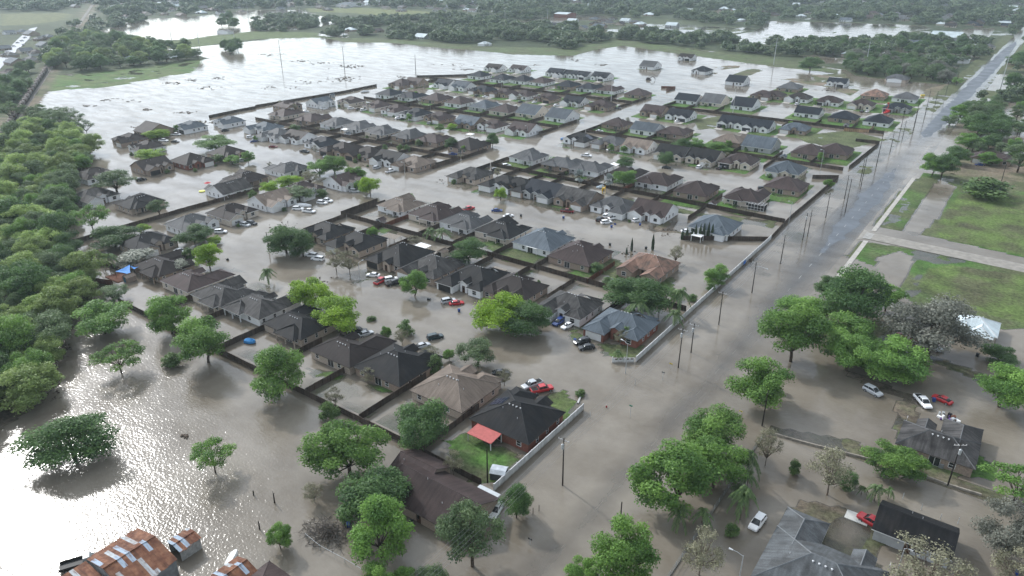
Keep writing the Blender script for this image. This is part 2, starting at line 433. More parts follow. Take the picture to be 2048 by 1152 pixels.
# bare earth left by the builders beside the newest houses
for s in ("1455,153 1500,136 1532,139 1505,150 1465,156", "1425,136 1450,131 1482,131 1480,136 1440,140", "1552,160 1590,156 1652,165 1640,172", "1620,150 1690,146 1708,164 1690,176 1640,172", "1665,178 1690,172 1720,180 1700,192"):
    land(pxp(s), 0.04, 0.12, DIRT, DULL)
land(pxp("1850,178 1905,165 1890,185 1870,196 1845,192"), 0.03, 0.14, DIRT, DULL)
LOTS_TODO = []            # house pads are added by lot() before the grid is turned into meshes
def lot(x0, x1, y0, y1, h, amp=0.12, col=(0.055, 0.125, 0.024), col2=(0.075, 0.115, 0.034)):
    land([(x0, y0), (x1, y0), (x1, y1), (x0, y1)], h, amp, col, col2, 9)

def road_crown(y):
    return np.interp(y, [0, 120, 200, 250, 290, 340, 385, 410, 455, 490, 540, 1000, 1080, 1150, 3000],
                     [-0.085, -0.07, -0.05, -0.005, 0.045, 0.06, 0.02, -0.04, -0.05, 0.03, 0.062, 0.065, 0.04, -0.04, -0.03])
RX = -50.1
def road_x(y):
    return RX + np.maximum(0, (y - 450)) * 0.0125          # the road bends very slightly
def road_h(x, y):
    d = np.abs(x - road_x(y))
    return road_crown(y) - 0.0135 * d + 0.022 * fnoise(x, y, 7.0, 11) * 2 + 0.012 * fnoise(x, y, 2.2, 4) * 2

def finish_ground():
    """verges and roads, then the ground and the water on it as two sheets on the same grid"""
    for s_, h_, c_ in YARDS: land(pxp(s_), h_, 0.13, c_, DULL, 6)
    dx = GX - road_x(GY)
    v = (np.abs(dx) < 18) & (np.abs(dx) > 6.5) & (GY > 170) & (GY < 1200)
    lv = np.interp(GY, [170, 260, 420, 470, 700, 1200], [-0.16, -0.10, -0.05, -0.03, 0.03, 0.05])
    west = v & (dx < 0)
    GH[west] = np.maximum(GH[west], (lv + 0.2 * NZ * 1.3)[west]); GC[west] = DULL
    east = v & (dx > 0) & (dx < 11)
    GH[east] = np.minimum(np.maximum(GH[east], (lv - 0.06 + 0.2 * NZ * 1.3)[east]), 0.05); GC[east] = DULL
    r = np.abs(dx) < 7.5
    rh = road_h(GX, GY)
    GH[r] = rh[r] - 0.06
    GC[r] = (0.09, 0.085, 0.08)
    ny, nx = GX.shape
    idx = np.arange(nx * ny).reshape(ny, nx)
    q = np.stack([idx[:-1, :-1], idx[:-1, 1:], idx[1:, 1:], idx[1:, :-1]], -1).reshape(-1, 4)
    def grid(name, Z, quads, m):
        me = bpy.data.meshes.new(name)
        used = np.zeros(nx * ny, bool); used[quads.ravel()] = True
        remap = np.cumsum(used) - 1
        co = np.stack([GX.ravel(), GY.ravel(), Z.ravel()], -1)[used]
        qq = remap[quads]
        me.vertices.add(len(co)); me.vertices.foreach_set('co', co.ravel())
        me.loops.add(qq.size); me.loops.foreach_set('vertex_index', qq.ravel().astype(np.int32))
        me.polygons.add(len(qq))
        me.polygons.foreach_set('loop_start', np.arange(0, qq.size, 4, dtype=np.int32))
        me.polygons.foreach_set('use_smooth', np.ones(len(qq), bool))
        me.update(calc_edges=True)
        me.materials.append(m)
        return me, used
    me, used = grid('ground', GH, q, ground_mat())
    a = me.attributes.new('soil', 'FLOAT_COLOR', 'POINT')
    a.data.foreach_set('color', np.concatenate([GC.reshape(-1, 3), np.ones((nx * ny, 1))], 1).ravel())
    tag(link('ground', me), kind='structure')
    dep = -GH.copy()
    dep[r] = -rh[r]
    zz = np.zeros_like(GH)
    wet = (dep > -0.06)
    anyw = (wet[:-1, :-1] | wet[:-1, 1:] | wet[1:, 1:] | wet[1:, :-1]).reshape(-1)
    me, used = grid('flood_water', zz, q[anyw], water_mat())
    a = me.attributes.new('depth', 'FLOAT', 'POINT')
    a.data.foreach_set('value', dep.ravel()[used])
    chop = np.full(GX.shape, 0.16)
    chop[(GY < 88) & (GX < -60)] = 0.8
    chop[(GX > -66) & (GY < 170)] = 0.42
    chop[(GX > -66) & (GY >= 170)] = 0.22
    chop[GX < -445] = 0.25
    chop *= 0.75 + 0.9 * (fnoise(GX, GY, 30.0, 31) + 0.3)
    a = me.attributes.new('chop', 'FLOAT', 'POINT')
    a.data.foreach_set('value', chop.ravel()[used])
    ripple = np.where((GX > -66) & (GY < 190), 1.0, 0.12) * np.clip(0.55 + 2.2 * fnoise(GX, GY, 22.0, 41), 0.1, 1.4)
    a = me.attributes.new('ripple', 'FLOAT', 'POINT')
    a.data.foreach_set('value', ripple.ravel()[used])
    tag(link('flood_water', me), kind='structure')

def ground_mat():
    g = NG('soil_and_grass')
    a = g.n('ShaderNodeAttribute', attribute_name='soil')
    f = g.math('MULTIPLY', g.rng(g.noise(0.9, 6, rough=0.75), 0.35, 1.65), g.rng(g.noise(0.12, 3), 0.7, 1.25))
    col = g.mix(g.rng(g.noise(0.3, 5), 0, 0.3, 0.55, 0.7), a.outputs['Color'], (0.12, 0.105, 0.07, 1))
    g.l(g.scale(col, f), g.b.inputs['Base Color'])
    g.b.inputs['Roughness'].default_value = 0.9
    g.b.inputs['Specular IOR Level'].default_value = 0.15
    bp = g.n('ShaderNodeBump', {'Strength': 0.6, 'Distance': 0.15, 'Height': g.noise(2.2, 4)})
    g.l(bp.outputs[0], g.b.inputs['Normal'])
    return g.mat

def water_mat():
    g = NG('murky_flood_water')
    g.t.nodes.remove(g.b)
    P = g.pos()
    dep = g.n('ShaderNodeAttribute', attribute_name='depth').outputs['Fac']
    opac = g.n('ShaderNodeMapRange', {0: dep, 1: -0.01, 2: 0.13, 3: 0.15, 4: 1.0}).outputs[0]
    murk = g.mix(g.rng(g.noise(0.035, 6, rough=0.65), 0, 1, 0.38, 0.62), (0.126, 0.107, 0.083, 1), (0.205, 0.181, 0.147, 1))
    chop = g.n('ShaderNodeAttribute', attribute_name='chop').outputs['Fac']
    mp = g.n('ShaderNodeMapping', {'Vector': P, 'Scale': (0.45, 1.2, 1.0), 'Rotation': (0, 0, 0.75)}).outputs[0]
    h = g.math('ADD', g.math('MULTIPLY', g.noise(2.0, 2, rough=0.5), 0.060), g.math('MULTIPLY', g.noise(1.5, 3, mp), 0.045))
    mp2 = g.n('ShaderNodeMapping', {'Vector': P, 'Scale': (0.05, 0.16, 1.0), 'Rotation': (0, 0, 1.0)}).outputs[0]
    h = g.math('MULTIPLY_ADD', h, chop); h.node.inputs[2].default_value = 0
    h = g.math('ADD', h, g.math('MULTIPLY', g.noise(1.0, 4, mp2), 0.10))
    rip = g.n('ShaderNodeAttribute', attribute_name='ripple').outputs['Fac']
    mp3 = g.n('ShaderNodeMapping', {'Vector': P, 'Scale': (0.75, 1.5, 1.0), 'Rotation': (0, 0, -0.5)}).outputs[0]
    h = g.math('ADD', h, g.math('MULTIPLY', g.math('MULTIPLY', g.noise(1.0, 2, mp3), 0.11), rip))
    bp = g.n('ShaderNodeBump', {'Strength': 1.0, 'Distance': 1.0, 'Height': h})
    bps = g.n('ShaderNodeBump', {'Strength': 0.35, 'Distance': 1.0, 'Height': h})
    dif = g.n('ShaderNodeBsdfDiffuse', {'Color': murk, 'Normal': bps.outputs[0]})
    tr = g.n('ShaderNodeBsdfTransparent')
    body = g.n('ShaderNodeMixShader', {0: opac, 1: tr.outputs[0], 2: dif.outputs[0]})
    slick = g.rng(g.noise(1.0, 5, mp2, 0.65), 0.60, 0.88, 0.34, 0.6)
    gl = g.n('ShaderNodeBsdfGlossy', {'Color': g.n('ShaderNodeCombineXYZ', {0: slick, 1: slick, 2: slick}).outputs[0], 'Roughness': g.rng(chop, 0.05, 0.175, 0.0, 1.0), 'Normal': bp.outputs[0]})
    fr = g.n('ShaderNodeFresnel', {'IOR': 1.38, 'Normal': bps.outputs[0]})
    m = g.n('ShaderNodeMixShader', {0: fr.outputs[0], 1: body.outputs[0], 2: gl.outputs[0]})
    g.l(m.outputs[0], g.out.inputs['Surface'])
    return g.mat

def asphalt_mat():
    g = NG('wet_asphalt')
    f = g.math('MULTIPLY', g.rng(g.noise(0.25, 4), 0.8, 1.2), g.rng(g.noise(6, 3), 0.85, 1.15))
    g.l(g.scale((0.088, 0.100, 0.116, 1), f), g.b.inputs['Base Color'])
    g.l(g.rng(g.noise(0.1, 4), 0.4, 0.65), g.b.inputs['Roughness'])
    g.b.inputs['Specular IOR Level'].default_value = 0.3
    return g.mat

def build_roads():
    offs = [-7.2, -6, -5, -4, -3, -2, -1, 0, 1, 2, 3, 4, 5, 6, 7.2]
    yy = np.concatenate([np.arange(-20, 640, 2.5), np.arange(640, 1700, 12)])
    O, Yg = np.meshgrid(offs, yy)
    X = road_x(Yg) + O
    Z = road_h(X, Yg)
    mb = MB()
    mb.v = [tuple(p) for p in np.stack([X, Yg, Z], -1).reshape(-1, 3)]
    n = len(offs)
    for j in range(len(yy) - 1):
        for i in range(n - 1):
            a = j * n + i
            mb.f.append((a, a + 1, a + n + 1, a + n)); mb.m.append(0)
    tag(mb.build('main_road', asphalt_mat(), smooth=True), kind='structure')
    # lane dashes, four centimetres of dirty water or dry asphalt above or below them
    paint = mat('worn_road_paint', (0.36, 0.36, 0.35), 0.7, 0.25, 2.0)
    mb = MB()
    p0 = at(1131, 1085)[1]
    for k in range(-3, 34):
        y = p0 + 12.192 * k
        z = float(road_h(np.array(RX), np.array(y)))
        x = float(road_x(y))
        mb.poly([(x - 0.09, y - 1.5, z + 0.03), (x + 0.09, y - 1.5, z + 0.03), (x + 0.09, y + 1.5, z + 0.03), (x - 0.09, y + 1.5, z + 0.03)])
    tag(mb.build('lane_markings', paint), kind='structure')
    # side road with its crossing, pavement and kerb
    mb = MB()
    e = [(-43.0, 280.5, 293.5), (-40.5, 283.0, 291.0), (-20, 281.6, 289.8), (10, 280, 288.2), (60, 277.2, 285.4)]
    for (xa, a0, a1), (xb, b0, b1) in zip(e[:-1], e[1:]):
        za, zb = (0.02 if xa < -42 else 0.14), 0.14
        mb.poly([(xa, a0, za), (xb, b0, zb), (xb, b1, zb), (xa, a1, za)])
    tag(mb.build('side_road', mat('pale_wet_paving', (0.24, 0.222, 0.195), 0.55, 0.2, 0.5)), kind='structure')
    mb = MB()
    for i in range(5):
        y = 283.4 + i * 1.45
        mb.poly([(-41.6, y, 0.148), (-38.8, y - 0.1, 0.148), (-38.8, y + 0.6, 0.148), (-41.6, y + 0.7, 0.148)])
    tag(mb.build('crossing_markings', paint), kind='structure')
    sl = at(1716, 1037)
    mb = MB(); mb.box(sl[0] - 2.2, sl[0] + 1.8, sl[1] - 1.3, sl[1] + 1.3, -0.3, 0.16)
    tag(mb.build('parking_slab', mat('pale_slab', (0.5, 0.5, 0.47), 0.8, 0.1)), kind='structure')
    mb = MB()
    for y0, y1 in ((293.4, 320), (320, 350), (350, 383), (262, 280.6), (240, 262)):
        mb.box(-40.6, -39.0, y0, y1 - 0.03, -0.3, 0.13)
    tag(mb.build('pavement', CONC), kind='structure')
# ------------------------------------------------------------------ houses
OV, PITCHR = 0.45, 0.5
def roof_polys(x0, x1, y0, y1, e, kind, p=PITCHR):
    """top faces of one roof block: hip, gx/gy (two gables, ridge along x/y),
    hy (hip at -y end, open ridge at +y), ky (gable at -y end), sh (lean-to falling to -y)"""
    o = OV
    X0, X1, Y0, Y1 = x0 - o, x1 + o, y0 - o, y1 + o
    zb = e - o * p
    if kind in ('hy', 'ky'):
        Y1 = y1
        h = (X1 - X0) / 2; c = (X0 + X1) / 2; zt = zb + h * p
        ya = Y0 + h if kind == 'hy' else Y0
        P = [[(X0, Y1, zb), (X0, Y0, zb), (c, ya, zt), (c, Y1, zt)], [(X1, Y0, zb), (X1, Y1, zb), (c, Y1, zt), (c, ya, zt)]]
        if kind == 'hy': P.append([(X0, Y0, zb), (X1, Y0, zb), (c, ya, zt)])
        return P
    if kind == 'gy':
        h = (X1 - X0) / 2; c = (X0 + X1) / 2; zt = zb + h * p
        return [[(X0, Y1, zb), (X0, Y0, zb), (c, Y0, zt), (c, Y1, zt)], [(X1, Y0, zb), (X1, Y1, zb), (c, Y1, zt), (c, Y0, zt)]]
    if kind == 'gx':
        h = (Y1 - Y0) / 2; c = (Y0 + Y1) / 2; zt = zb + h * p
        return [[(X0, Y0, zb), (X1, Y0, zb), (X1, c, zt), (X0, c, zt)], [(X1, Y1, zb), (X0, Y1, zb), (X0, c, zt), (X1, c, zt)]]
    if kind == 'sh':
        zt = e + 0.12 * (Y1 - Y0)
        return [[(X0, Y0, e), (X1, Y0, e), (X1, Y1, zt), (X0, Y1, zt)]]
    W, D = X1 - X0, Y1 - Y0                     # hip
    h = min(W, D) / 2; zt = zb + h * p
    if W >= D:
        a, b = (X0 + h, Y0 + h, zt), (X1 - h, Y0 + h, zt)
        return [[(X0, Y0, zb), (X1, Y0, zb), b, a], [(X1, Y0, zb), (X1, Y1, zb), b], [(X1, Y1, zb), (X0, Y1, zb), a, b], [(X0, Y1, zb), (X0, Y0, zb), a]]
    a, b = (X0 + h, Y0 + h, zt), (X0 + h, Y1 - h, zt)
    return [[(X0, Y0, zb), (X1, Y0, zb), a], [(X1, Y0, zb), (X1, Y1, zb), b, a], [(X1, Y1, zb), (X0, Y1, zb), b], [(X0, Y1, zb), (X0, Y0, zb), a, b]]

def rnd3(p): return (round(p[0], 3), round(p[1], 3), round(p[2], 3))
def add_roof(mb, polys, cap=True, th=0.17):
    E = {}
    for P in polys:
        mb.poly(P, 0)
        mb.poly([(x, y, z - th) for x, y, z in reversed(P)], 2)
        for a, b in zip(P, P[1:] + P[:1]):
            E.setdefault(tuple(sorted((rnd3(a), rnd3(b)))), []).append((a, b))
    for k, L_ in E.items():
        a, b = L_[0]
        if len(L_) == 1:
            mb.poly([a, (a[0], a[1], a[2] - th), (b[0], b[1], b[2] - th), b], 2)
        elif cap:
            mb.tube((a[0], a[1], a[2] - 0.03), (b[0], b[1], b[2] - 0.03), 0.12, 0.12, 4, 1, False)
def gable_wall(mb, x0, x1, y, e, kind, p=PITCHR):
    if kind == 'y':
        mb.poly([(x0, y, e - 0.01), (x1, y, e - 0.01), ((x0 + x1) / 2, y, e + (x1 - x0) / 2 * p - 0.1)], 0)

MESH = {}
def shared(key, fn):
    if key not in MESH: MESH[key] = fn()
    return MESH[key]
def frame_mesh(wd, h):
    def f():
        mb = MB()
        a, t = wd / 2, 0.09
        mb.box(-a, a, -0.05, 0.0, -h / 2, -h / 2 + t); mb.box(-a, a, -0.05, 0.0, h / 2 - t, h / 2)
        mb.box(-a, -a + t, -0.05, 0.0, -h / 2 + t, h / 2 - t); mb.box(a - t, a, -0.05, 0.0, -h / 2 + t, h / 2 - t)
        mb.box(-a + t, a - t, -0.045, 0.0, -0.03, 0.03)
        return mb.mesh('window', [TRIM])
    return shared(('fr', wd, h), f)
def pane_mesh(wd, h):
    def f():
        mb = MB(); mb.box(-wd / 2 + 0.08, wd / 2 - 0.08, -0.02, 0.02, -h / 2 + 0.08, h / 2 - 0.08)
        return mb.mesh('pane', [GLASS])
    return shared(('pn', wd, h), f)
def win_mesh(wd, h):
    """frame and pane in one mesh, for houses too far away to tell them apart"""
    def f():
        mb = MB(); a, t = wd / 2, 0.1
        mb.box(-a, a, -0.04, 0.0, -h / 2, h / 2, 0); mb.box(-a + t, a - t, -0.06, -0.01, -h / 2 + t, h / 2 - t, 1)
        return mb.mesh('window', [TRIM, GLASS])
    return shared(('wm', wd, h), f)
def garage_mesh(wd, h=2.2):
    def f():
        mb = MB()
        for i in range(4):
            z = i * h / 4
            mb.box(-wd / 2, wd / 2, -0.05, 0.02, z + 0.02, z + h / 4 - 0.02)
        mb.box(-wd / 2, wd / 2, -0.02, 0.02, 0, h)
        return mb.mesh('garage_door', [DOORW])
    return shared(('gd', wd, h), f)
def door_mesh():
    def f():
        mb = MB()
        mb.box(-0.55, 0.55, -0.05, 0.02, 0, 2.25, 0); mb.box(-0.25, 0.25, -0.07, -0.04, 1.0, 2.0, 1)
        return mb.mesh('front_door', [DOORB, GLASS])
    return shared('door', f)
def patio_mesh():
    def f():
        mb = MB()
        mb.box(-1.1, 1.1, -0.04, 0.02, 0.05, 2.15, 0)
        mb.box(-1.02, -0.05, -0.06, -0.02, 0.12, 2.08, 1); mb.box(0.05, 1.02, -0.06, -0.02, 0.12, 2.08, 1)
        return mb.mesh('patio_door', [TRIM, GLASS])
    return shared('patio', f)
def vent_mesh(k):
    def f():
        mb = MB()
        if k == 0: mb.tube((0, 0, -0.2), (0, 0, 0.4), 0.06, 0.06, 8)
        else: mb.tube((0, 0, -0.1), (0, 0, 0.2), 0.11, 0.11, 10); mb.tube((0, 0, 0.2), (0, 0, 0.28), 0.2, 0.08, 10)
        return mb.mesh('roof_vent', [mat('vent_metal', (0.5, 0.51, 0.52), 0.4, 0.05)])
    return shared(('vent', k), f)
def solar_mesh(n, m_):
    def f():
        mb = MB()
        for i in range(n):
            for j in range(m_):
                mb.box(i * 1.05, i * 1.05 + 1.0, j * 1.65, j * 1.65 + 1.6, 0.06, 0.11, 1)
                mb.box(i * 1.05 + 0.03, i * 1.05 + 0.97, j * 1.65 + 0.03, j * 1.65 + 1.57, 0.112, 0.116, 0)
        return mb.mesh('solar_panel', [mat('solar_cells', (0.012, 0.016, 0.035), 0.12, 0.1, spec=0.6), mat('solar_frame', (0.12, 0.12, 0.13), 0.4, 0.1)])
    return shared(('solar', n, m_), f)

HOUSES = []
def house(px, py, rc, wc, style='A', face='S', flip=None, W=14.6, D=17.0, opts='', world=None, near=False, label=None, group='houses of the flooded subdivision', z0=0.0, zc=3.2, name='house', rz=None):
    """face: side the street front looks to. opts: d dark garage door, n no garage, p rear porch, s solar panels,
    t two gables, e tall entry"""
    x, y = world if world else at(px, py, zc)
    rng = random.Random(int(px * 31 + py * 17))
    if 'l' in opts or 'r' in opts: flip = ('l' in opts) != (face == 'N')
    if flip is None: flip = rng.random() < 0.5
    if rz is None: rz = {'S': 0, 'E': R(90), 'N': R(180), 'W': R(-90)}[face]
    root = empty(name, (x, y, z0), rz)
    if near: root.scale = (1, 1, 1)
    s = -1 if flip else 1
    e = 2.75
    a, f0 = W / 2, -D / 2
    B = []            # x0,x1,y0,y1,eave,kind,has_walls
    if style == 'A':
        m0 = f0 + 4.2
        B.append((-a, a, m0, -f0 - 1.6, e, 'hip', 1))
        B.append((a - 6.4, a - 0.08, f0, m0 + 4.4, e + .03, 'ky' if rng.random() < .45 else 'hy', 1))
        B.append((-a + 0.07, -a + 5.0, f0 + 2.3, m0 + 3.6, e + .05, 'hy' if rng.random() < .6 else 'ky', 1))
        B.append((-2.0, 0.7, f0 + 3.0, m0 + 2.4, e + .75, 'ky', 1))
        B.append((-a + 1.2, 0.9, -f0 - 3.4, -f0, e + .06, 'hipb', 0))
        gx, gy = a - 3.25, f0
        fw = [(-a + 2.5, f0 + 2.3)]; dr = (-0.65, f0 + 3.0)
        bw = [(-a + 2.2, -f0 - 1.6), (3.2, -f0 - 1.6)]; pd = (-a + 5.2, -f0 - 1.6)
        side = (m0 + 2.0, m0 + 5.2, m0 + 9.0)
    elif style == 'B':          # big plain hip with a shallow garage bump
        m0 = f0 + 2.2
        B.append((-a, a, m0, -f0, e, 'hip', 1))
        B.append((a - 6.6, a - 0.9, f0, m0 + 4.2, e + .04, 'hy', 1))
        B.append((-3.6, -0.4, f0 + 1.0, m0 + 2.8, e + .4, 'ky', 1))
        gx, gy = a - 3.75, f0
        fw = [(-a + 1.9, m0)]; dr = (-2.0, f0 + 1.0)
        bw = [(-a + 2.4, -f0), (3.4, -f0)]; pd = (0.4, -f0)
        side = (m0 + 2.2, m0 + 6.5, m0 + 10.5)
    elif style == 'G':          # gabled front wings on a cross ridge
        m0 = f0 + 3.6
        B.append((-a, a, m0, -f0 - 1.0, e, 'gx', 1))
        B.append((a - 6.6, a - 0.5, f0, m0 + 5.0, e + .03, 'ky', 1))
        B.append((-a + 0.5, -a + 5.2, f0 + 1.6, m0 + 4.4, e + .05, 'ky', 1))
        B.append((-1.7, 0.6, f0 + 2.2, m0 + 2.2, e + .5, 'ky', 1))
        gx, gy = a - 3.55, f0
        fw = [(-a + 2.8, f0 + 1.6)]; dr = (-0.5, f0 + 2.2)
        bw = [(-a + 2.4, -f0 - 1.0), (3.4, -f0 - 1.0)]; pd = (0.2, -f0 - 1.0)
        side = (m0 + 2.2, m0 + 5.2, m0 + 8.5)
    elif style == 'U':          # hip with two gabled front wings and a recessed porch between
        m0 = f0 + 5.0
        B.append((-a, a, m0, -f0, e, 'hip', 1))
        B.append((a - 5.6, a - 0.08, f0, m0 + 4.4, e + .03, 'ky', 1))
        B.append((-a + 0.07, -a + 5.6, f0 + .3, m0 + 4.4, e + .05, 'ky', 1))
        gx, gy = a - 2.9, f0
        fw = [(-a + 2.8, f0 + .3), (a - 2.8, f0)]; dr = (0, m0)
        bw = [(-a + 2.4, -f0), (3.4, -f0)]; pd = (0.2, -f0)
        side = (f0 + 2.6, m0 + 2.5, m0 + 7.5)
    elif style == 'L':          # L plan: long hip plus one deep garage wing
        m0 = f0 + 6.0
        B.append((-a, a, m0, -f0, e, 'hip', 1))
        B.append((a - 6.8, a - 0.08, f0, m0 + 5.0, e + .03, 'hy', 1))
        B.append((-a + 2.4, -a + 5.4, m0 - 1.6, m0 + 3.0, e + .4, 'ky', 1))
        gx, gy = a - 3.4, f0
        fw = [(-a + 1.3, m0)]; dr = (-a + 3.9, m0 - 1.6)
        bw = [(-a + 2.4, -f0), (3.4, -f0)]; pd = (0.2, -f0)
        side = (f0 + 3.0, m0 + 2.5, m0 + 7.5)
    else:                       # 'R': long plain gable, ridge along x
        m0 = f0
        B.append((-a, a, f0, -f0, e, 'gx', 1))
        gx, gy = a - 3.4, f0
        fw = [(-a + 2.0, f0), (-a + 5.0, f0)]; dr = (0.4, f0)
        bw = [(-a + 2.4, -f0), (3.4, -f0)]; pd = (0.2, -f0)
        side = (-1.5, 2.0)
    wb, rb = MB(), MB()
    for i, (x0, x1, y0, y1, ev, k, wl) in enumerate(B):
        if k == 'hipb':
            P = roof_polys(x0, x1, -y1, -y0, ev, 'hy')
            P = [[(q[0], -q[1], q[2]) for q in reversed(pp)] for pp in P]
        else:
            P = roof_polys(x0, x1, y0, y1, ev, k)
        P = [[(q[0] * s, q[1], q[2]) for q in (pp if s > 0 else list(reversed(pp)))] for pp in P]
        add_roof(rb, P, cap=True)
        if wl:
            X0, X1 = min(x0 * s, x1 * s), max(x0 * s, x1 * s)
            wb.box(X0, X1, y0, y1, -0.9, ev, 0, 'b')
            if k == 'ky': gable_wall(wb, X0, X1, y0, ev, 'y')
            if k == 'gx':
                hh = (y1 - y0) / 2 * PITCHR
                for X in (X0, X1):
                    wb.poly([(X, y0, ev - .01), (X, y1, ev - .01), (X, (y0 + y1) / 2, ev + hh - .1)], 0)
    wb.build('wall', [WALL[wc]], root)
    roof = rb.build('roof', [ROOF[rc], RCAP[rc], TRIM if wc in 'wcg' else mat('dark_fascia', (0.12, 0.1, 0.09))], root)
    if any(b[5] == 'hipb' for b in B):
        b = [b for b in B if b[5] == 'hipb'][0]
        for xx in (b[0] + 0.1, (b[0] + b[1]) / 2, b[1] - 0.1):
            mp = MB(); mp.box(xx * s - .13, xx * s + .13, b[3] - 0.28, b[3] - 0.02, -0.8, b[4] - .1)
            mp.build('porch_post', [WALL[wc]], root)
    if style != 'R' and 'n' not in opts:
        dk = 'd' in opts
        link('garage_door', garage_mesh(4.9), root, (gx * s, gy - 0.01, -0.05), 0, [DOORD if dk else None])
    link('front_door', door_mesh(), root, (dr[0] * s, dr[1] - 0.01, 0.0))
    if 'f' not in opts: link('patio_door', patio_mesh(), root, (pd[0] * s, pd[1] + 0.01, 0.0), math.pi)
    wins = [(q[0] * s, q[1] - 0.01, 0, 1.6, 1.5) for q in fw] + [(q[0] * s, q[1] + 0.01, math.pi, 1.3, 1.4) for q in bw]
    if 'f' in opts: wins = wins[:3]
    for yy in (() if 'f' in opts else side):
        wins.append((a * 1.0 + (0.01 if s < 0 or style != 'A' or yy > m0 + 4.4 else 0.01), yy, R(90), 0.95, 1.4))
        wins.append((-a - 0.01, yy, R(-90), 0.95, 1.4))
    for (wx, wy, rr, ww, wh) in wins:
        if near:
            fr = link('window', frame_mesh(ww, wh), root, (wx, wy, 1.45), rr)
            link('pane', pane_mesh(ww, wh), fr)
        else:
            link('window', win_mesh(ww, wh), root, (wx, wy, 1.45), rr)
    if near:
        # vents stand on the main block's slopes
        x0, x1, y0, y1 = -a - OV, a + OV, B[0][2] - OV, B[0][3] + OV
        zb = e - OV * PITCHR
        for i in range(2 if style == 'R' else 7):
            k = 1 if i < 4 and style != 'R' else 0
            if k: vx, vy = -1.6 + i * 1.0, y1 - (y1 - y0) * 0.42
            else: vx, vy = rng.uniform(x0 * .6, x1 * .6), rng.uniform(y0 * .55, y1 * .6)
            hz = zb + PITCHR * min(vx - x0, x1 - vx, vy - y0, y1 - vy) if B[0][5] == 'hip' else zb + PITCHR * min(vy - y0, y1 - vy)
            link('roof_vent', vent_mesh(k), roof, (vx, vy, hz))
    if 's' in opts:
        zb = e - OV * PITCHR
        n = link('solar_panel', solar_mesh(4, 2), root, (a * 0.55, B[0][2] + 1.6, 0))
        # lie on the slope that falls to +x
        n.rotation_euler = (0, math.atan(PITCHR), 0)
        n.rotation_euler = (0, math.atan(PITCHR), R(0))
        xx = a + OV - 4.6
        n.location = (xx, -1.0, zb + PITCHR * (a + OV - xx) + 0.02)
    HOUSES.append(dict(root=root, x=x, y=y, rc=rc, wc=wc, W=W, D=D, face=face, label=label, group=group, px=px, py=py))
    return root

# one row per line: pixel of the roof's middle, roof, wall, style, extra. Rows by street side.
RIGHT = {
 110: ('N', "322,528,D,b,A 390,553,N,c,L 432,588,W,c,A 515,606,W,w,A 590,645,B,k,A 690,695,D,k,L 790,725,B,b,B 910,770,T,k,B 1030,830,B,r,B,s"),
 165: ('S', "652,458,B,k,A,l 712,480,B,k,A,l 795,508,B,k,B,dl 855,533,W,b,A,l 947,553,B,w,A,dl 1030,570,D,b,A 1140,605,W,w,A,l 1240,648,S,r,A,l"),
 206: ('N', "804,405,T,w,A 875,420,N,c,A 932,438,G,w,A,s 1010,453,B,c,A 1094,473,S,w,B 1154,508,N,b,B 1296,528,O,b,U,nF"),
 257: ('S', "945,345,W,k,A 1002,365,B,w,A,l 1036,368,B,b,A 1091,378,V,g,G,r 1154,393,W,b,G,r 1229,408,G,w,A,r 1314,413,N,w,G,l 1429,448,S,w,B,n"),
 301: ('N', "1062,308,G,w,A 1124,323,G,b,A 1184,330,G,w,A 1254,343,D,w,A 1319,355,N,w,A 1389,378,N,b,B 1494,388,N,c,A"),
 328: ('N', "1576,365,N,b,B"),
 353: ('S', "1156,276,B,w,A,s 1221,281,G,k,A 1281,288,T,w,G,l 1346,303,B,c,G,l 1411,310,B,c,G,r 1486,315,N,c,A,dl 1573,335,S,c,B"),
 399: ('N', "1236,244,N,b,A 1294,255,S,w,G 1349,261,N,b,A 1461,276,T,b,A 1520,288,S,g,R 1621,300,N,b,B 1681,290,N,b,B"),
 446: ('S', "1311,220,N,b,G,r 1361,228,V,w,G,dr 1466,243,V,w,G,dl 1514,251,V,w,G,dl 1596,251,S,b,A,l"),
 504: ('N', "1379,196,V,w,G 1434,198,G,c,R 1494,206,V,w,R 1621,221,V,w,G 1688,232,V,b,B 1758,238,V,w,B"),
 555: ('S', "1521,190,N,b,A 1548,188,N,b,A 1598,193,D,w,A 1658,200,N,w,A,d 1723,207,N,c,A 1796,213,V,g,A,d"),
 600: ('N', "1751,187,O,b,B 1813,192,G,w,B 1579,173,G,b,B"),
}
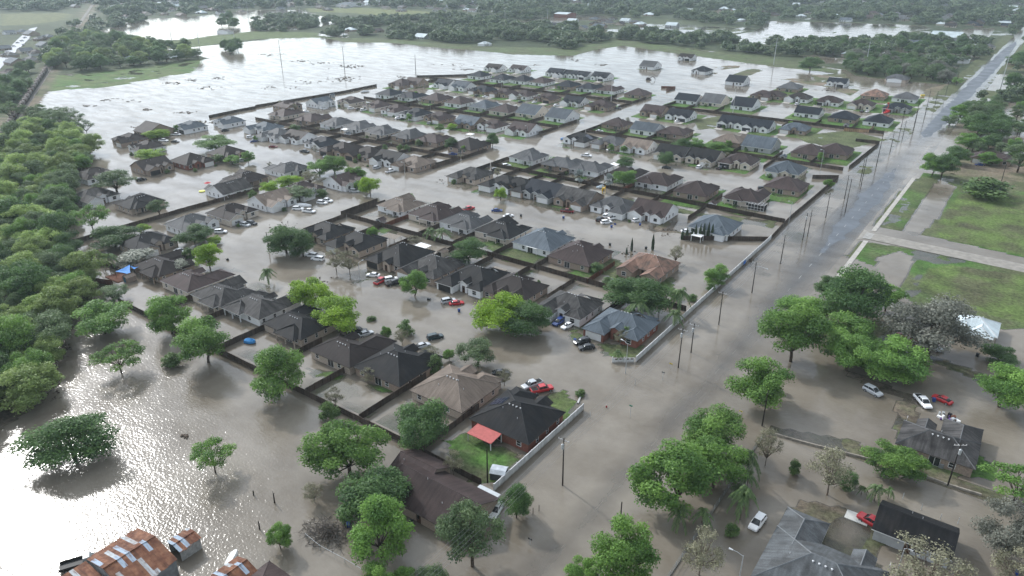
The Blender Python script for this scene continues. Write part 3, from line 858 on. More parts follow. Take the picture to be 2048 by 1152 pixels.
LEFT = {
 259: ('S', "542,250,S,w,A 547,268,G,w,A 600,270,D,w,G 644,283,V,w,A 675,297,D,b,A,d 730,305,D,b,A,d 777,315,B,w,G,l 822,325,T,b,A,l"),
 300: ('N', "570,225,N,c,A 622,235,N,b,A 675,243,G,w,A 720,250,G,w,A 764,260,G,c,A 822,267,G,b,A 872,274,N,b,A 947,285,D,b,B"),
 350: ('S', "712,198,N,c,A 762,207,N,c,A 795,216,N,w,A 830,225,V,w,A 877,232,N,b,A 934,243,S,b,G 988,247,N,w,A 1051,255,N,w,G"),
 396: ('N', "777,186,V,w,B 822,191,V,w,A 881,193,N,b,B 927,200,N,w,B 975,208,S,g,B 1010,218,N,c,B 1069,220,S,c,R 1129,228,S,w,R"),
 446: ('S', "775,171,N,b,B 822,165,N,b,G 897,165,V,w,G 930,170,S,w,G 965,178,V,b,A 1005,184,N,b,A 1050,187,N,w,A 1096,193,N,b,A,d 1149,201,V,w,G 1199,209,N,b,A"),
 504: ('N', "960,149,V,w,B 1002,156,V,w,B 1050,157,V,w,B 1089,160,N,w,B 1137,168,V,b,B 1179,173,V,w,A 1222,176,N,w,A 1276,185,N,b,B"),
 555: ('S', "977,137,D,w,G 1036,137,N,w,G 1111,145,V,w,G 1136,147,V,w,G 1164,149,V,w,G,d 1206,151,V,w,G,d"),
}
COLS = [
 ('E', 'middle', "297,480,B,k,A 385,442,G,w,A 465,420,D,c,A 545,396,T,w,G 607,375,N,w,A 692,358,N,w,G"),
 ('W', 'second', "277,400,B,k,A 455,373,W,w,G 490,352,D,b,A 575,333,G,w,A"),
 ('E', 'third', "190,388,W,w,A 192,346,D,w,A 305,328,D,b,G,d 385,318,D,r,B 457,303,D,k,B"),
 ('E', 'corner', "575,208,N,b,A 642,203,S,w,G"),
 ('S', 'outermost', "292,290,D,w,A 258,275,D,b,A 308,257,D,b,R 380,250,S,w,A,d 457,240,S,w,A"),
]
LONE = [("1374,113,D,w,G,d", 'white house with black roofs alone at the far shore of the flood'), ("1301,130,G,w,R", 'white house with long grey roof alone in the open floodwater'),
        ("1404,139,V,w,B", 'white house with navy hip roof surrounded by water near the far bank'), ("1476,160,V,w,R", 'white gabled house with navy roof standing alone in open water'),
        ("1676,163,V,w,G,d", 'white house with black gables and double garage beside the bare earth bank')]
def parse(s):
    for t in s.split():
        q = t.split(',')
        yield float(q[0]), float(q[1]), q[2], q[3], q[4], (q[5] if len(q) > 5 else '')
LOTLVL = {110: -.13, 165: -.14, 206: -.10, 257: -.09, 301: -.01, 328: 0.06, 353: -.02, 399: .05, 446: .10, 504: .10, 555: .10, 600: .12}
LOTL = {259: -.2, 300: -.10, 350: .0, 396: .06, 446: .10, 504: .10, 555: .10}
rowno = {110: 1, 165: 2, 206: 3, 257: 4, 301: 5, 328: 5, 353: 6, 399: 7, 446: 8, 504: 9, 555: 10, 600: 11}
def hlabel(h, short):
    return f"{WALLWORD[h['wc']]} house with {ROOFWORD[h['rc']]} roof, {short}"
def place_rows():
    for Y, (face, s) in RIGHT.items():
        L_ = list(parse(s))
        L_.sort(key=lambda t: -at(t[0], t[1], 3.2)[0])
        for i, (px, py, rc, wc, st, op) in enumerate(L_):
            x, y = at(px, py, 3.2)
            y = 0.45 * y + 0.55 * Y
            sh = {'N': 1.0, 'S': -1.0}[face]
            near = Y < 215
            if Y == 110: y += 1.8
            face_ = 'S' if 'F' in op else face
            house(px, py, rc, wc, st, face_, None, opts=op, world=(x, y), near=near, W=14.8 + 1.2 * ((int(px) * 7) % 3) / 2, D=16.2 if Y == 110 else 17 + 2.0 * ((int(px) * 5) % 4) / 3)
            h = HOUSES[-1]
            if Y == 328: h['short'] = 'set behind the road fence between fifth and sixth rows'
            else: h['short'] = f"{ORD[i + 1]} from the main road, {ORD[rowno[Y]]} row back"
            h['row'], h['k'], h['side'] = Y, i + 1, 'R'
            h['root']['label'] = hlabel(h, h['short'])
            ya, yb = (y - 20, y + 15) if face == 'N' else (y - 15, y + 20)
            lot(x - (8.9 if Y < 390 else 11.5), x + (8.9 if Y < 390 else 11.5), ya, yb, LOTLVL[Y], 0.17)
    for Y, (face, s) in LEFT.items():
        L_ = list(parse(s))
        L_.sort(key=lambda t: -at(t[0], t[1], 3.2)[0])
        for i, (px, py, rc, wc, st, op) in enumerate(L_):
            x, y = at(px, py, 3.2)
            y = 0.5 * y + 0.5 * Y
            house(px, py, rc, wc, st, face, None, opts=op, world=(x, y), W=14.8 + 1.2 * ((int(px) * 7) % 3) / 2, D=17 + 2.0 * ((int(px) * 5) % 4) / 3)
            h = HOUSES[-1]
            n = {259: 'first', 300: 'second', 350: 'third', 396: 'fourth', 446: 'fifth', 504: 'sixth', 555: 'seventh'}[Y]
            h['short'] = f"{ORD[i + 1]} left of the middle street, {n} row back"
            h['row'], h['k'], h['side'] = Y, i + 1, 'L'
            h['root']['label'] = hlabel(h, h['short'])
            ya, yb = (y - 18, y + 15) if face == 'N' else (y - 15, y + 18)
            lot(x - 8.9, x + 8.9, ya, yb, LOTL[Y], 0.15)
    for face, nm, s in COLS:
        for i, (px, py, rc, wc, st, op) in enumerate(parse(s)):
            house(px, py, rc, wc, st, face, None, opts=op, near=py > 300)
            h = HOUSES[-1]
            if nm == 'corner': h['short'] = ('left' if i == 0 else 'right') + ' of two at the fence corner by the field'
            elif nm == 'outermost': h['short'] = f"{ORD[i + 1]} from the left at the far left edge"
            else: h['short'] = f"{ORD[i + 1]} from front, {'first' if nm == 'middle' else nm} column left of middle street"
            h['row'], h['k'], h['side'] = nm, i + 1, 'C'
            h['root']['label'] = hlabel(h, h['short'])
    for s, lab in LONE:
        for px, py, rc, wc, st, op in parse(s):
            house(px, py, rc, wc, st, 'S', None, opts=op)
            h = HOUSES[-1]
            h['root']['label'] = lab; h['short'] = None; h['row'] = 0; h['side'] = 'F'; h['k'] = 0
            lot(h['x'] - 10, h['x'] + 12, h['y'] - 12, h['y'] + 10, -0.03, 0.16, DIRT, DULL)
    for h in HOUSES:
        h['root']['category'] = 'house'
        h['root']['group'] = h['group']
# ------------------------------------------------------------------ vegetation
def leaf_mat(name, dark, light, trans=0.35, rnd=0.16):
    g = NG(name)
    a = g.n('ShaderNodeAttribute', attribute_name='tone').outputs['Fac']
    col = g.mix(a, c4(dark), c4(light))
    f = g.rng(g.rand(), 1 - rnd, 1 + rnd, 0, 1)
    col = g.scale(col, f)
    g.l(col, g.b.inputs['Base Color'])
    g.b.inputs['Roughness'].default_value = 0.55
    g.b.inputs['Specular IOR Level'].default_value = 0.25
    t = g.n('ShaderNodeBsdfTranslucent', {'Color': col})
    m = g.n('ShaderNodeMixShader', {0: trans, 1: g.b.outputs[0], 2: t.outputs[0]})
    g.l(m.outputs[0], g.out.inputs['Surface'])
    return g.mat
LEAF = {'a': leaf_mat('ash_leaves', (0.086, 0.182, 0.042), (0.215, 0.370, 0.081), 0.42), 'o': leaf_mat('oak_leaves', (0.052, 0.111, 0.039), (0.130, 0.227, 0.068), 0.42),
        'y': leaf_mat('spring_leaves', (0.130, 0.240, 0.023), (0.325, 0.494, 0.046), 0.45), 'm': leaf_mat('mesquite_leaves', (0.078, 0.130, 0.060), (0.176, 0.247, 0.111), 0.4),
        'g': leaf_mat('grey_foliage', (0.124, 0.130, 0.104), (0.240, 0.247, 0.202), 0.3), 't': leaf_mat('budding_twigs', (0.156, 0.150, 0.098), (0.286, 0.280, 0.182), 0.2),
        'p': leaf_mat('palm_fronds', (0.062, 0.111, 0.042), (0.143, 0.208, 0.078), 0.25), 'v': leaf_mat('silver_fronds', (0.143, 0.176, 0.169), (0.312, 0.351, 0.338), 0.2),
        'c': leaf_mat('cypress_leaves', (0.018, 0.036, 0.018), (0.046, 0.075, 0.035), 0.15), 's': leaf_mat('shrub_leaves', (0.058, 0.111, 0.034), (0.137, 0.215, 0.065), 0.25),
        'f': leaf_mat('wild_wood_leaves', (0.18, 0.265, 0.08), (0.36, 0.46, 0.16), 0.48, 0.34), 'k': leaf_mat('far_leaves', (0.058, 0.098, 0.052), (0.150, 0.202, 0.098), 0.3, 0.22),
        'w': leaf_mat('pale_blossom', (0.130, 0.150, 0.111), (0.338, 0.351, 0.286), 0.2)}

def quads_mesh(name, C, U, V, tone, m):
    """leaf quads: centres C, half axes U and V (n,3), tone per quad"""
    n = len(C)
    co = np.stack([C - U - V, C + U - V * 0.6, C + U * 0.7 + V, C - U * 0.8 + V * 0.9], 1).reshape(-1, 3)
    me = bpy.data.meshes.new(name)
    me.vertices.add(4 * n); me.vertices.foreach_set('co', co.ravel().astype(np.float32))
    me.loops.add(4 * n); me.loops.foreach_set('vertex_index', np.arange(4 * n, dtype=np.int32))
    me.polygons.add(n); me.polygons.foreach_set('loop_start', np.arange(0, 4 * n, 4, dtype=np.int32))
    me.update(calc_edges=True)
    a = me.attributes.new('tone', 'FLOAT', 'FACE')
    a.data.foreach_set('value', np.clip(tone, 0, 1).astype(np.float32))
    me.materials.append(m)
    return me
def unit(v): return v / np.maximum(np.linalg.norm(v, axis=1, keepdims=True), 1e-9)
def leaf_axes(rs, N, s):
    """axes of quads with (noisy) normals N and half size s"""
    r = unit(rs.normal(size=N.shape))
    U = unit(np.cross(N, r)); V = np.cross(N, U)
    return U * s[:, None], V * s[:, None]

def crown_mesh(name, seed, m, n=6000, clumps=22, zlo=0.22, flat=0.85, csz=0.19, leaf=0.017, hollow=0.5, spread=1.0, droop=0.0):
    """unit crown: about 1 wide, top at z=1; leaf quads gathered in clumps on an uneven dome. Returns mesh and clump centres"""
    rs = np.random.RandomState(seed)
    zc = (zlo + 1.0) / 2; hz = (1.0 - zlo) / 2 - csz * 0.5; hr = 0.5 - csz * 0.55
    CC = []
    while len(CC) < clumps:
        d = rs.normal(size=3); d /= np.linalg.norm(d)
        if d[2] < -0.75: continue
        q = 1.0 if rs.rand() > 0.25 else rs.uniform(0.3, 0.8)
        lob = 1.0 + 0.16 * math.sin(3 * math.atan2(d[1], d[0]) + seed) + 0.14 * math.sin(2 * math.atan2(d[1], d[0]) + seed * 1.7) + 0.13 * rs.normal()
        lob = min(lob, 1.12)
        p = np.array([d[0] * hr * lob * q * spread, d[1] * hr * lob * q * spread, zc + d[2] * hz * q])
        if CC and min(np.linalg.norm(p - c) for c in CC) < csz * 0.55: 
            if rs.rand() < 0.8: continue
        CC.append(p)
    CC = np.array(CC)
    rad = csz * rs.uniform(0.65, 1.2, len(CC))
    k = rs.choice(len(CC), n, p=rad ** 2 / (rad ** 2).sum())
    d = unit(rs.normal(size=(n, 3)))
    d[:, 2] = np.where(d[:, 2] < -0.3, -d[:, 2] * 0.5, d[:, 2])
    rr = np.where(rs.rand(n) < hollow, rs.uniform(0.8, 1.08, n), rs.uniform(0.25, 1.0, n)) * (1 + 0.25 * (rs.rand(n) ** 6))
    P = CC[k] + d * rr[:, None] * rad[k][:, None] * np.array([1, 1, flat])
    if droop:
        P[:, 2] -= droop * (P[:, 0] ** 2 + P[:, 1] ** 2)
    N = unit(d * 0.8 + rs.normal(size=(n, 3)) * 0.55 + np.array([0, 0, 0.45]))
    s = leaf * rs.uniform(0.6, 1.35, n)
    U, V = leaf_axes(rs, N, s)
    tone = 0.45 + 0.25 * rs.normal(size=len(CC))[k] + 0.2 * rs.normal(size=n)
    return quads_mesh(name, P, U, V, tone, m), CC

def trunk_mesh(name, CC, seed, m, r=0.022, fork=0.24, limbs=9, lean=0.0):
    rs = random.Random(seed)
    mb = MB()
    f = Vector((lean, lean * 0.4, fork))
    mb.tube((0, 0, -0.12), (f.x * .5, f.y * .5, fork * 0.5), r * 1.35, r * 1.1, 8, 0, False)
    mb.tube((f.x * .5, f.y * .5, fork * 0.5), f, r * 1.1, r, 8, 0)
    ids = list(range(len(CC))); rs.shuffle(ids)
    for i in ids[:limbs]:
        c = Vector(CC[i])
        mid = f.lerp(c, 0.5) + Vector((rs.uniform(-.03, .03), rs.uniform(-.03, .03), rs.uniform(-0.02, .06)))
        mb.tube(f, mid, r * 0.62, r * 0.4, 6); mb.tube(mid, c, r * 0.4, r * 0.12, 5)
        for _ in range(2):
            e = c + Vector((rs.uniform(-.1, .1), rs.uniform(-.1, .1), rs.uniform(0, .08)))
            mb.tube(mid.lerp(c, 0.5), e, r * 0.25, r * 0.06, 4)
    return mb.mesh(name, [m], smooth=True)

TREE = {}                       # kind -> list of (trunk mesh, crown mesh)
def make_kinds():
    def std(kind, leafkey, nvar, **k):
        tk = dict(r=k.pop('r', 0.022), fork=k.pop('fork', 0.24), limbs=k.pop('limbs', 9))
        bark = k.pop('bark', BARK)
        L_ = []
        for v in range(nvar):
            cm, CC = crown_mesh('crown', 31 * (ord(kind[0]) + v * 7) % 9973, LEAF[leafkey], **k)
            L_.append((trunk_mesh('trunk', CC, v + 5, bark, lean=0.02 * (v - 1), **tk), cm))
        TREE[kind] = L_
    std('a', 'a', 7, n=15000, clumps=34, csz=0.165, leaf=0.0115, zlo=0.10)
    std('o', 'o', 5, n=16000, clumps=30, csz=0.19, leaf=0.0112, zlo=0.05)
    std('y', 'y', 3, n=13000, clumps=28, csz=0.19, leaf=0.0125, zlo=0.08)
    std('m', 'm', 3, n=11000, clumps=34, csz=0.15, leaf=0.0105, zlo=0.18, hollow=0.3, r=0.026)
    std('g', 'g', 2, n=12000, clumps=34, csz=0.17, leaf=0.0105, zlo=0.12, hollow=0.35, r=0.024, limbs=16)
    std('t', 't', 3, n=3800, clumps=30, csz=0.15, leaf=0.0105, zlo=0.2, hollow=0.2, limbs=26, bark=TWIG, r=0.018)
    std('f', 'f', 6, n=10000, clumps=28, csz=0.18, leaf=0.0145, zlo=0.05, spread=1.05)
    std('h', 'm', 2, n=2600, clumps=22, csz=0.15, leaf=0.014, zlo=0.35, limbs=16, r=0.02)      # thin, half leafed
    std('i', 'a', 2, n=4500, clumps=30, csz=0.125, leaf=0.013, zlo=0.3, limbs=18, r=0.016)      # open airy crown
    std('s', 's', 3, n=2500, clumps=16, csz=0.24, leaf=0.028, zlo=-0.05, limbs=4)
    std('w', 'w', 2, n=3500, clumps=22, csz=0.2, leaf=0.022, zlo=0.05, limbs=6)
    # a crown sketched in bigger leaf sprays for the far woods
    TREE['k'] = []
    for v in range(4):
        cm, CC = crown_mesh('crown', 400 + v, LEAF['k'], n=520, clumps=12, csz=0.27, leaf=0.06, zlo=0.0)
        TREE['k'].append((trunk_mesh('trunk', CC, v, BARK, limbs=3), cm))
    # cypress columns
    rs = np.random.RandomState(5)
    n = 1600
    z = rs.uniform(0.02, 1, n); an = rs.uniform(0, 6.283, n)
    rad = 0.5 * np.minimum(1, (1 - z) * 2.2) ** 0.8 * np.minimum(1, 0.5 + z * 4) * rs.uniform(0.75, 1.05, n)
    P = np.stack([np.cos(an) * rad, np.sin(an) * rad, z], 1)
    N = unit(np.stack([np.cos(an), np.sin(an), 0.3 + 0 * z], 1) + rs.normal(size=(n, 3)) * .4)
    U, V = leaf_axes(rs, N, 0.07 * rs.uniform(.6, 1.3, n))
    V[:, 2] *= 0.5; U[:, 2] *= 0.5
    mb = MB(); mb.tube((0, 0, -0.1), (0, 0, 0.4), 0.12, 0.05, 6)
    TREE['c'] = [(mb.mesh('trunk', [BARK]), quads_mesh('crown', P, U, V, 0.5 + .25 * rs.normal(size=n), LEAF['c']))]
    # palms: q feather palm, p tall fan palm, v silver fan palm
    def palm(key, leafk, zc, rfr, nf, fan, tr, seed):
        rs = np.random.RandomState(seed)
        Cs, Us, Vs = [], [], []
        for i in range(nf):
            a = i * 2.399 + rs.uniform(-.2, .2)
            el = rs.uniform(-0.25, 1.2) if not fan else rs.uniform(-0.9, 1.4)
            d = np.array([math.cos(a) * math.cos(el), math.sin(a) * math.cos(el), math.sin(el)])
            Lf = rfr * rs.uniform(0.8, 1.05)
            side = np.cross(d, [0, 0, 1.0]); side /= np.linalg.norm(side)
            if fan:
                hub = np.array([0, 0, zc]) + d * Lf * 0.55
                for j in range(9):
                    b = (j - 4) * 0.33
                    dd = d * math.cos(b) + side * math.sin(b); dd[2] -= 0.25 * abs(math.sin(b))
                    Cs.append(hub + dd * Lf * 0.27); Us.append(dd * Lf * 0.27); Vs.append(np.cross(dd, d + 1e-3) * 0 + np.cross(dd, np.cross(side, d)) * Lf * 0.055)
            else:
                prev = np.array([0, 0, zc])
                for j in range(9):
                    t = (j + 1) / 9
                    p = np.array([0, 0, zc]) + d * Lf * t + np.array([0, 0, -0.75 * Lf * t * t])
                    ax = (p - prev)
                    for sg in (-1, 1):
                        lf = side * sg * Lf * 0.24 * (1 - 0.55 * t) + np.array([0, 0, -0.10 * Lf]) + ax * 0.5
                        Cs.append((p + prev) / 2 + lf * 0.5); Us.append(lf * 0.5); Vs.append(ax * 0.46)
                    prev = p
        Cs, Us, Vs = np.array(Cs), np.array(Us), np.array(Vs)
        cm = quads_mesh('fronds', Cs, Us, Vs, 0.5 + .3 * rs.normal(size=len(Cs)), LEAF[leafk])
        mb = MB()
        for j in range(6):
            mb.tube((0.01 * math.sin(j), 0, -0.1 + j * (zc + 0.1) / 6), (0.01 * math.sin(j + 1), 0, -0.1 + (j + 1) * (zc + 0.1) / 6), tr * (1.15 - 0.05 * j), tr * (1.1 - .05 * j), 7)
        return (mb.mesh('trunk', [PBARK], True), cm)
    TREE['q'] = [palm('q', 'p', 0.68, 0.52, 20, False, 0.022, s_) for s_ in (1, 2)]
    TREE['p'] = [palm('p', 'p', 0.88, 0.13, 26, True, 0.011, s_) for s_ in (3,)]
    TREE['v'] = [palm('v', 'v', 0.6, 0.45, 30, True, 0.03, s_) for s_ in (4,)]

KIND = {'a': ('leafy_tree', 'bright green tree', 'tree'), 'o': ('leafy_tree', 'dark dense tree', 'tree'), 'y': ('leafy_tree', 'yellow green tree', 'tree'),
        'm': ('mesquite_tree', 'dull wispy tree', 'tree'), 'g': ('mesquite_tree', 'grey feathery tree', 'tree'), 't': ('bare_tree', 'half bare tree', 'tree'),
        'f': ('woodland_tree', 'green tree', 'tree'), 'h': ('mesquite_tree', 'thin grey tree', 'tree'), 'i': ('open_crowned_tree', 'airy green tree', 'tree'),
        's': ('shrub', 'low green shrub', 'shrub'), 'w': ('blossoming_tree', 'pale blossoming tree', 'tree'), 'c': ('cypress_tree', 'slim dark cypress', 'tree'),
        'q': ('feather_palm', 'arching palm', 'palm'), 'p': ('fan_palm', 'tall thin palm', 'palm'), 'v': ('silver_palm', 'silver fan palm', 'palm'), 'k': ('woodland_tree', 'distant green tree', 'tree')}
TREES = []
def tree(kind, bx, by, wpx, hpx, label=None, group=None, world=None, size=None, z=0.0, seed=None):
    """bx,by: pixel of the trunk's foot; wpx,hpx: crown width and whole height in photo pixels"""
    x, y = world if world else at(bx, by)
    rs = random.Random(int(bx * 13 + by * 7) if seed is None else seed)
    if size: W_, H_ = size
    else:
        k = mpp(bx, by)
        dep = math.atan(CAM_H / math.hypot(x, y))
        W_ = wpx * k * 0.93
        H_ = max(hpx * k - 0.30 * W_ * math.sin(dep), 0.35 * hpx * k) / math.cos(dep) * (0.88 if kind in 'aoym' else 1.0)
    tm, cm = TREE[kind][rs.randrange(len(TREE[kind]))]
    nm, word, cat = KIND[kind]
    root = empty(nm, (x, y, z - 0.25), rs.uniform(0, 6.28))
    q_ = rs.uniform(0.86, 1.14) if kind in 'aomyftghi' else 1.0
    root.scale = (W_ * q_, W_ / q_, H_ + 0.25)
    link('trunk', tm, root)
    link('fronds' if kind in 'qpv' else 'crown', cm, root)
    root['category'] = cat
    root['label'] = label if label else word
    if group: root['group'] = group
    TREES.append(dict(root=root, x=x, y=y, kind=kind, fixed=bool(label), w=W_, px=bx, py=by))
    return root

# kind, foot pixel, crown width, height in photo pixels (see tree)
YARD = """a 207,668 118 78;i 243,746 98 68;a 345,668 90 95;a 415,724 118 108;s 345,732 42 28;a 560,790 122 112;o 150,916 160 108;i 431,946 92 72
s 660,838 42 40;t 672,812 38 42;a 700,952 152 128;o 745,1028 150 112;a 765,1120 125 140;o 845,888 118 108;m 945,1132 128 145;o 1033,1036 62 78
a 562,1098 52 60;a 750,1190 70 70;a 805,1195 70 70;m 860,1190 80 70;a 1245,1172 128 150;a 1165,1175 65 70;a 1335,1018 160 150;a 1425,975 120 115
a 1415,898 128 100;a 1515,806 122 108;q 1355,1062 58 70;q 1402,1058 50 58;q 1490,968 58 92;q 1492,985 50 60;q 1480,1040 66 90;s 1462,1070 28 28
t 1398,1150 95 100;t 1530,932 55 78;s 1588,950 24 34;t 1655,990 92 104;q 1748,1002 48 50;q 1722,990 26 28;q 1775,998 30 34;o 1690,975 50 45
a 1785,948 112 76;i 2025,1006 118 90;g 2002,1105 120 115;t 1840,1195 165 125;t 2030,1190 100 110;a 2000,815 122 102;o 1995,724 72 42;g 1855,712 175 128
a 1582,722 132 132;a 1690,706 120 90;o 1700,645 130 128;a 1770,622 68 66;a 1785,752 145 92;a 1692,740 120 90;a 1603,642 98 60;o 1655,600 70 60
o 1268,622 132 82;q 1275,642 66 62;q 1318,625 50 55;q 1355,632 62 78;q 1347,655 50 50;a 1433,571 54 50;s 1420,582 20 18;t 1350,529 34 40
c 1263,502 5 26;c 1305,500 6 32;c 1253,508 4 14;y 1003,657 112 84;o 1052,668 96 74;a 828,592 54 60;y 625,617 92 80;y 678,662 108 82;m 955,732 86 64
q 537,568 42 44;o 575,506 84 68;o 607,513 60 58;t 673,544 46 50;t 700,549 46 52;y 303,319 56 28;y 315,277 48 24;a 465,329 34 22;a 497,326 28 28
a 430,301 78 36;s 435,325 32 18;m 235,388 84 58;m 320,432 40 40;i 187,464 76 60;o 230,494 92 52;y 288,464 30 20;w 275,530 80 34;q 220,537 50 44
o 388,486 72 42;y 430,487 30 20;y 420,536 56 58;w 362,546 46 28;s 380,524 28 30;m 228,602 64 38;a 640,352 52 40;a 670,347 56 44;m 600,402 64 38
t 622,372 44 34;a 712,364 40 38;y 740,387 44 42;y 540,390 42 36;y 578,374 50 28;s 645,394 24 18;s 595,392 24 20;t 615,398 22 26;p 677,405 12 62
p 703,397 12 70;y 1001,402 28 34;o 902,300 30 30;o 985,294 30 32;a 928,306 18 18;a 720,322 10 16;v 1158,371 26 34;v 1218,377 24 32;a 1250,372 46 40
o 1250,334 40 24;o 1333,331 40 36;o 1362,308 50 36;a 1390,304 44 32;a 1437,306 52 26;o 938,526 74 58;q 862,480 40 34;q 885,482 44 36;t 833,490 36 22
a 1862,352 52 54;o 1882,356 60 56;o 1915,328 52 42;s 1972,392 100 42;m 2034,345 66 66;o 1955,268 62 46;o 1985,278 60 46;o 2005,262 50 40;m 1898,252 34 26
a 1932,300 50 40;a 1975,330 44 30;o 2030,184 44 44;o 2036,134 48 34;s 1992,206 20 16;s 1960,216 28 20;a 2040,222 20 22;o 1620,143 44 32;a 1656,374 22 18
s 742,640 20 10;m 1478,1010 44 50;s 1545,780 26 30;a 1705,590 70 50;s 812,668 34 30;t 805,690 30 34;s 868,742 40 36;t 862,722 38 36;s 1160,790 24 14;q 1235,722 26 32;s 1250,678 26 28;t 1240,690 30 34
s 1085,500 16 14;s 1060,610 14 12;s 505,395 18 16;s 1330,440 14 10;s 1180,340 14 12;y 905,258 22 14;a 880,262 22 16;s 770,300 14 12;s 590,262 22 14;s 838,292 16 14;s 815,303 14 14;s 800,300 14 12;s 1195,545 30 22;s 1215,570 26 18;s 1350,598 24 16;s 1385,600 24 14
t 907,950 42 55;t 630,1005 46 42;s 690,1040 30 26"""
def yard_trees():
    for t in YARD.replace('\n', ';').split(';'):
        k, p, w_, h_ = t.split()
        px, py = map(float, p.split(','))
        tree(k, px, py, float(w_), float(h_))
    for i, (px, h_) in enumerate(((1364, 20), (1373, 24), (1383, 21), (1390, 30), (1399, 31), (1406, 33), (1415, 34), (1423, 31))):
        tree('c', px, 479, 6, h_, 'slim dark cypress in the row of eight by the white house with blue roof', 'cypress row beside the blue roofed house')

def house_shrubs():
    rs = random.Random(77)
    for h in HOUSES:
        if not h.get('short') or rs.random() > 0.5: continue
        R_ = h['root'].matrix_basis
        for _ in range(rs.choice((1, 1, 2))):
            p = R_ @ Vector((rs.choice((-1, 1)) * rs.uniform(1, h['W'] * .52), rs.choice((-1, 1)) * (h['D'] * .5 + rs.uniform(.6, 3.5)), 0))
            k = rs.choice('sssat'); w_ = rs.uniform(1.2, 2.6) if k == 's' else rs.uniform(2.5, 4)
            tree(k, h['px'], h['py'], 0, 0, world=(p.x, p.y), size=(w_, w_ * (.8 if k == 's' else 1.2)), seed=rs.randrange(9999))

def scatter(poly, n, kinds, w_rng, seed, label, group, avoid=0.55, hr=(0.75, 1.05), avoid_px=()):
    rs = random.Random(seed)
    P = np.array(poly)
    lo, hi = P.min(0), P.max(0)
    pts = []
    tries = 0
    while len(pts) < n and tries < n * 60:
        tries += 1
        x, y = rs.uniform(lo[0], hi[0]), rs.uniform(lo[1], hi[1])
        if not inpoly(np.array([x]), np.array([y]), poly)[0]: continue
        w_ = rs.uniform(*w_rng)
        if any((x - a) ** 2 + (y - b) ** 2 < (avoid * (w_ + c) / 2) ** 2 for a, b, c in pts): continue
        if any(abs(x - h['x']) < h['W'] * .5 + w_ * .35 and abs(y - h['y']) < h['D'] * .5 + w_ * .35 for h in HOUSES): continue
        pts.append((x, y, w_))
        tree(rs.choice(kinds), 0, 0, 0, 0, label, group, world=(x, y), size=(w_, w_ * rs.uniform(*hr)), seed=rs.randrange(99999))
    return len(pts)
def woods():
    scatter(pxp("-60,330 0,300 60,258 130,275 185,300 170,340 150,380 148,400 140,430 125,480 150,525 185,560 190,600 170,625 110,690 100,760 88,800 40,850 -60,870 -160,900"), 240,
            'ffffmmao', (7.5, 13.5), 3, 'leafy green tree in the dense wood along the left edge', 'trees of the wood at the left edge', 0.62)
    scatter(pxp("0,245 70,250 180,290 175,260 130,235 60,238"), 14, 'hhm', (8, 13), 4, 'thin sparse tree at the upper end of the left wood beside the field', 'sparse trees above the left wood')
    scatter(pxp("100,146 95,125 115,105 150,80 185,75 225,78 280,92 340,96 375,108 405,118 300,132 180,146"), 120, 'fmoo', (9, 17), 5,
            'green tree in the wood behind the green field, upper left', 'trees behind the green field', 0.6)
    scatter(pxp("0,240 10,180 40,150 75,140 70,160 35,205"), 18, 'om', (9, 15), 6, 'dark tree beyond the tank car train at the left edge', 'trees beyond the train', 0.6)
    scatter(pxp("1690,140 1700,120 1760,118 1850,125 1905,140 1905,168 1800,160 1712,150"), 85, 'momg', (8, 13), 7, 'grey green tree in the wood left of the main road top', 'trees of the wood by the upper road', 0.5)
    scatter(pxp('1560,96 1700,86 1860,82 1970,92 1955,118 1905,142 1840,122 1700,116 1630,112'), 120, 'omok', (8, 13), 27, 'dark tree standing in floodwater between levee and upper road', 'trees between levee and upper road', 0.6)
    scatter(pxp("1855,150 1890,150 1912,172 1870,172"), 6, 'mi', (7, 10), 17, 'thin green tree at the wood edge above the upper road verge', 'trees of the wood edge by the verge')
    scatter(pxp("445,110 440,100 460,95 482,104 480,112"), 6, 'o', (10, 15), 8, 'dark tree on the small clump at the flooded field end', 'trees of the clump in the flooded field')
    scatter(pxp("436,58 440,48 470,48 480,58"), 4, 'o', (14, 20), 9, 'dark round tree by the pale shed near the levee', 'trees by the pale shed')
    scatter(pxp("1900,250 1930,225 1985,215 2040,245 2040,280 1960,275"), 16, 'oma', (8, 13), 10, 'dark green tree in the grove right of the upper main road', 'grove right of the upper road')
    scatter(pxp("1905,300 1960,290 2048,290 2048,320 1985,330"), 10, 'oam', (6, 10), 12, 'green tree near the brown house right of the main road', 'trees near the brown house right of the road')

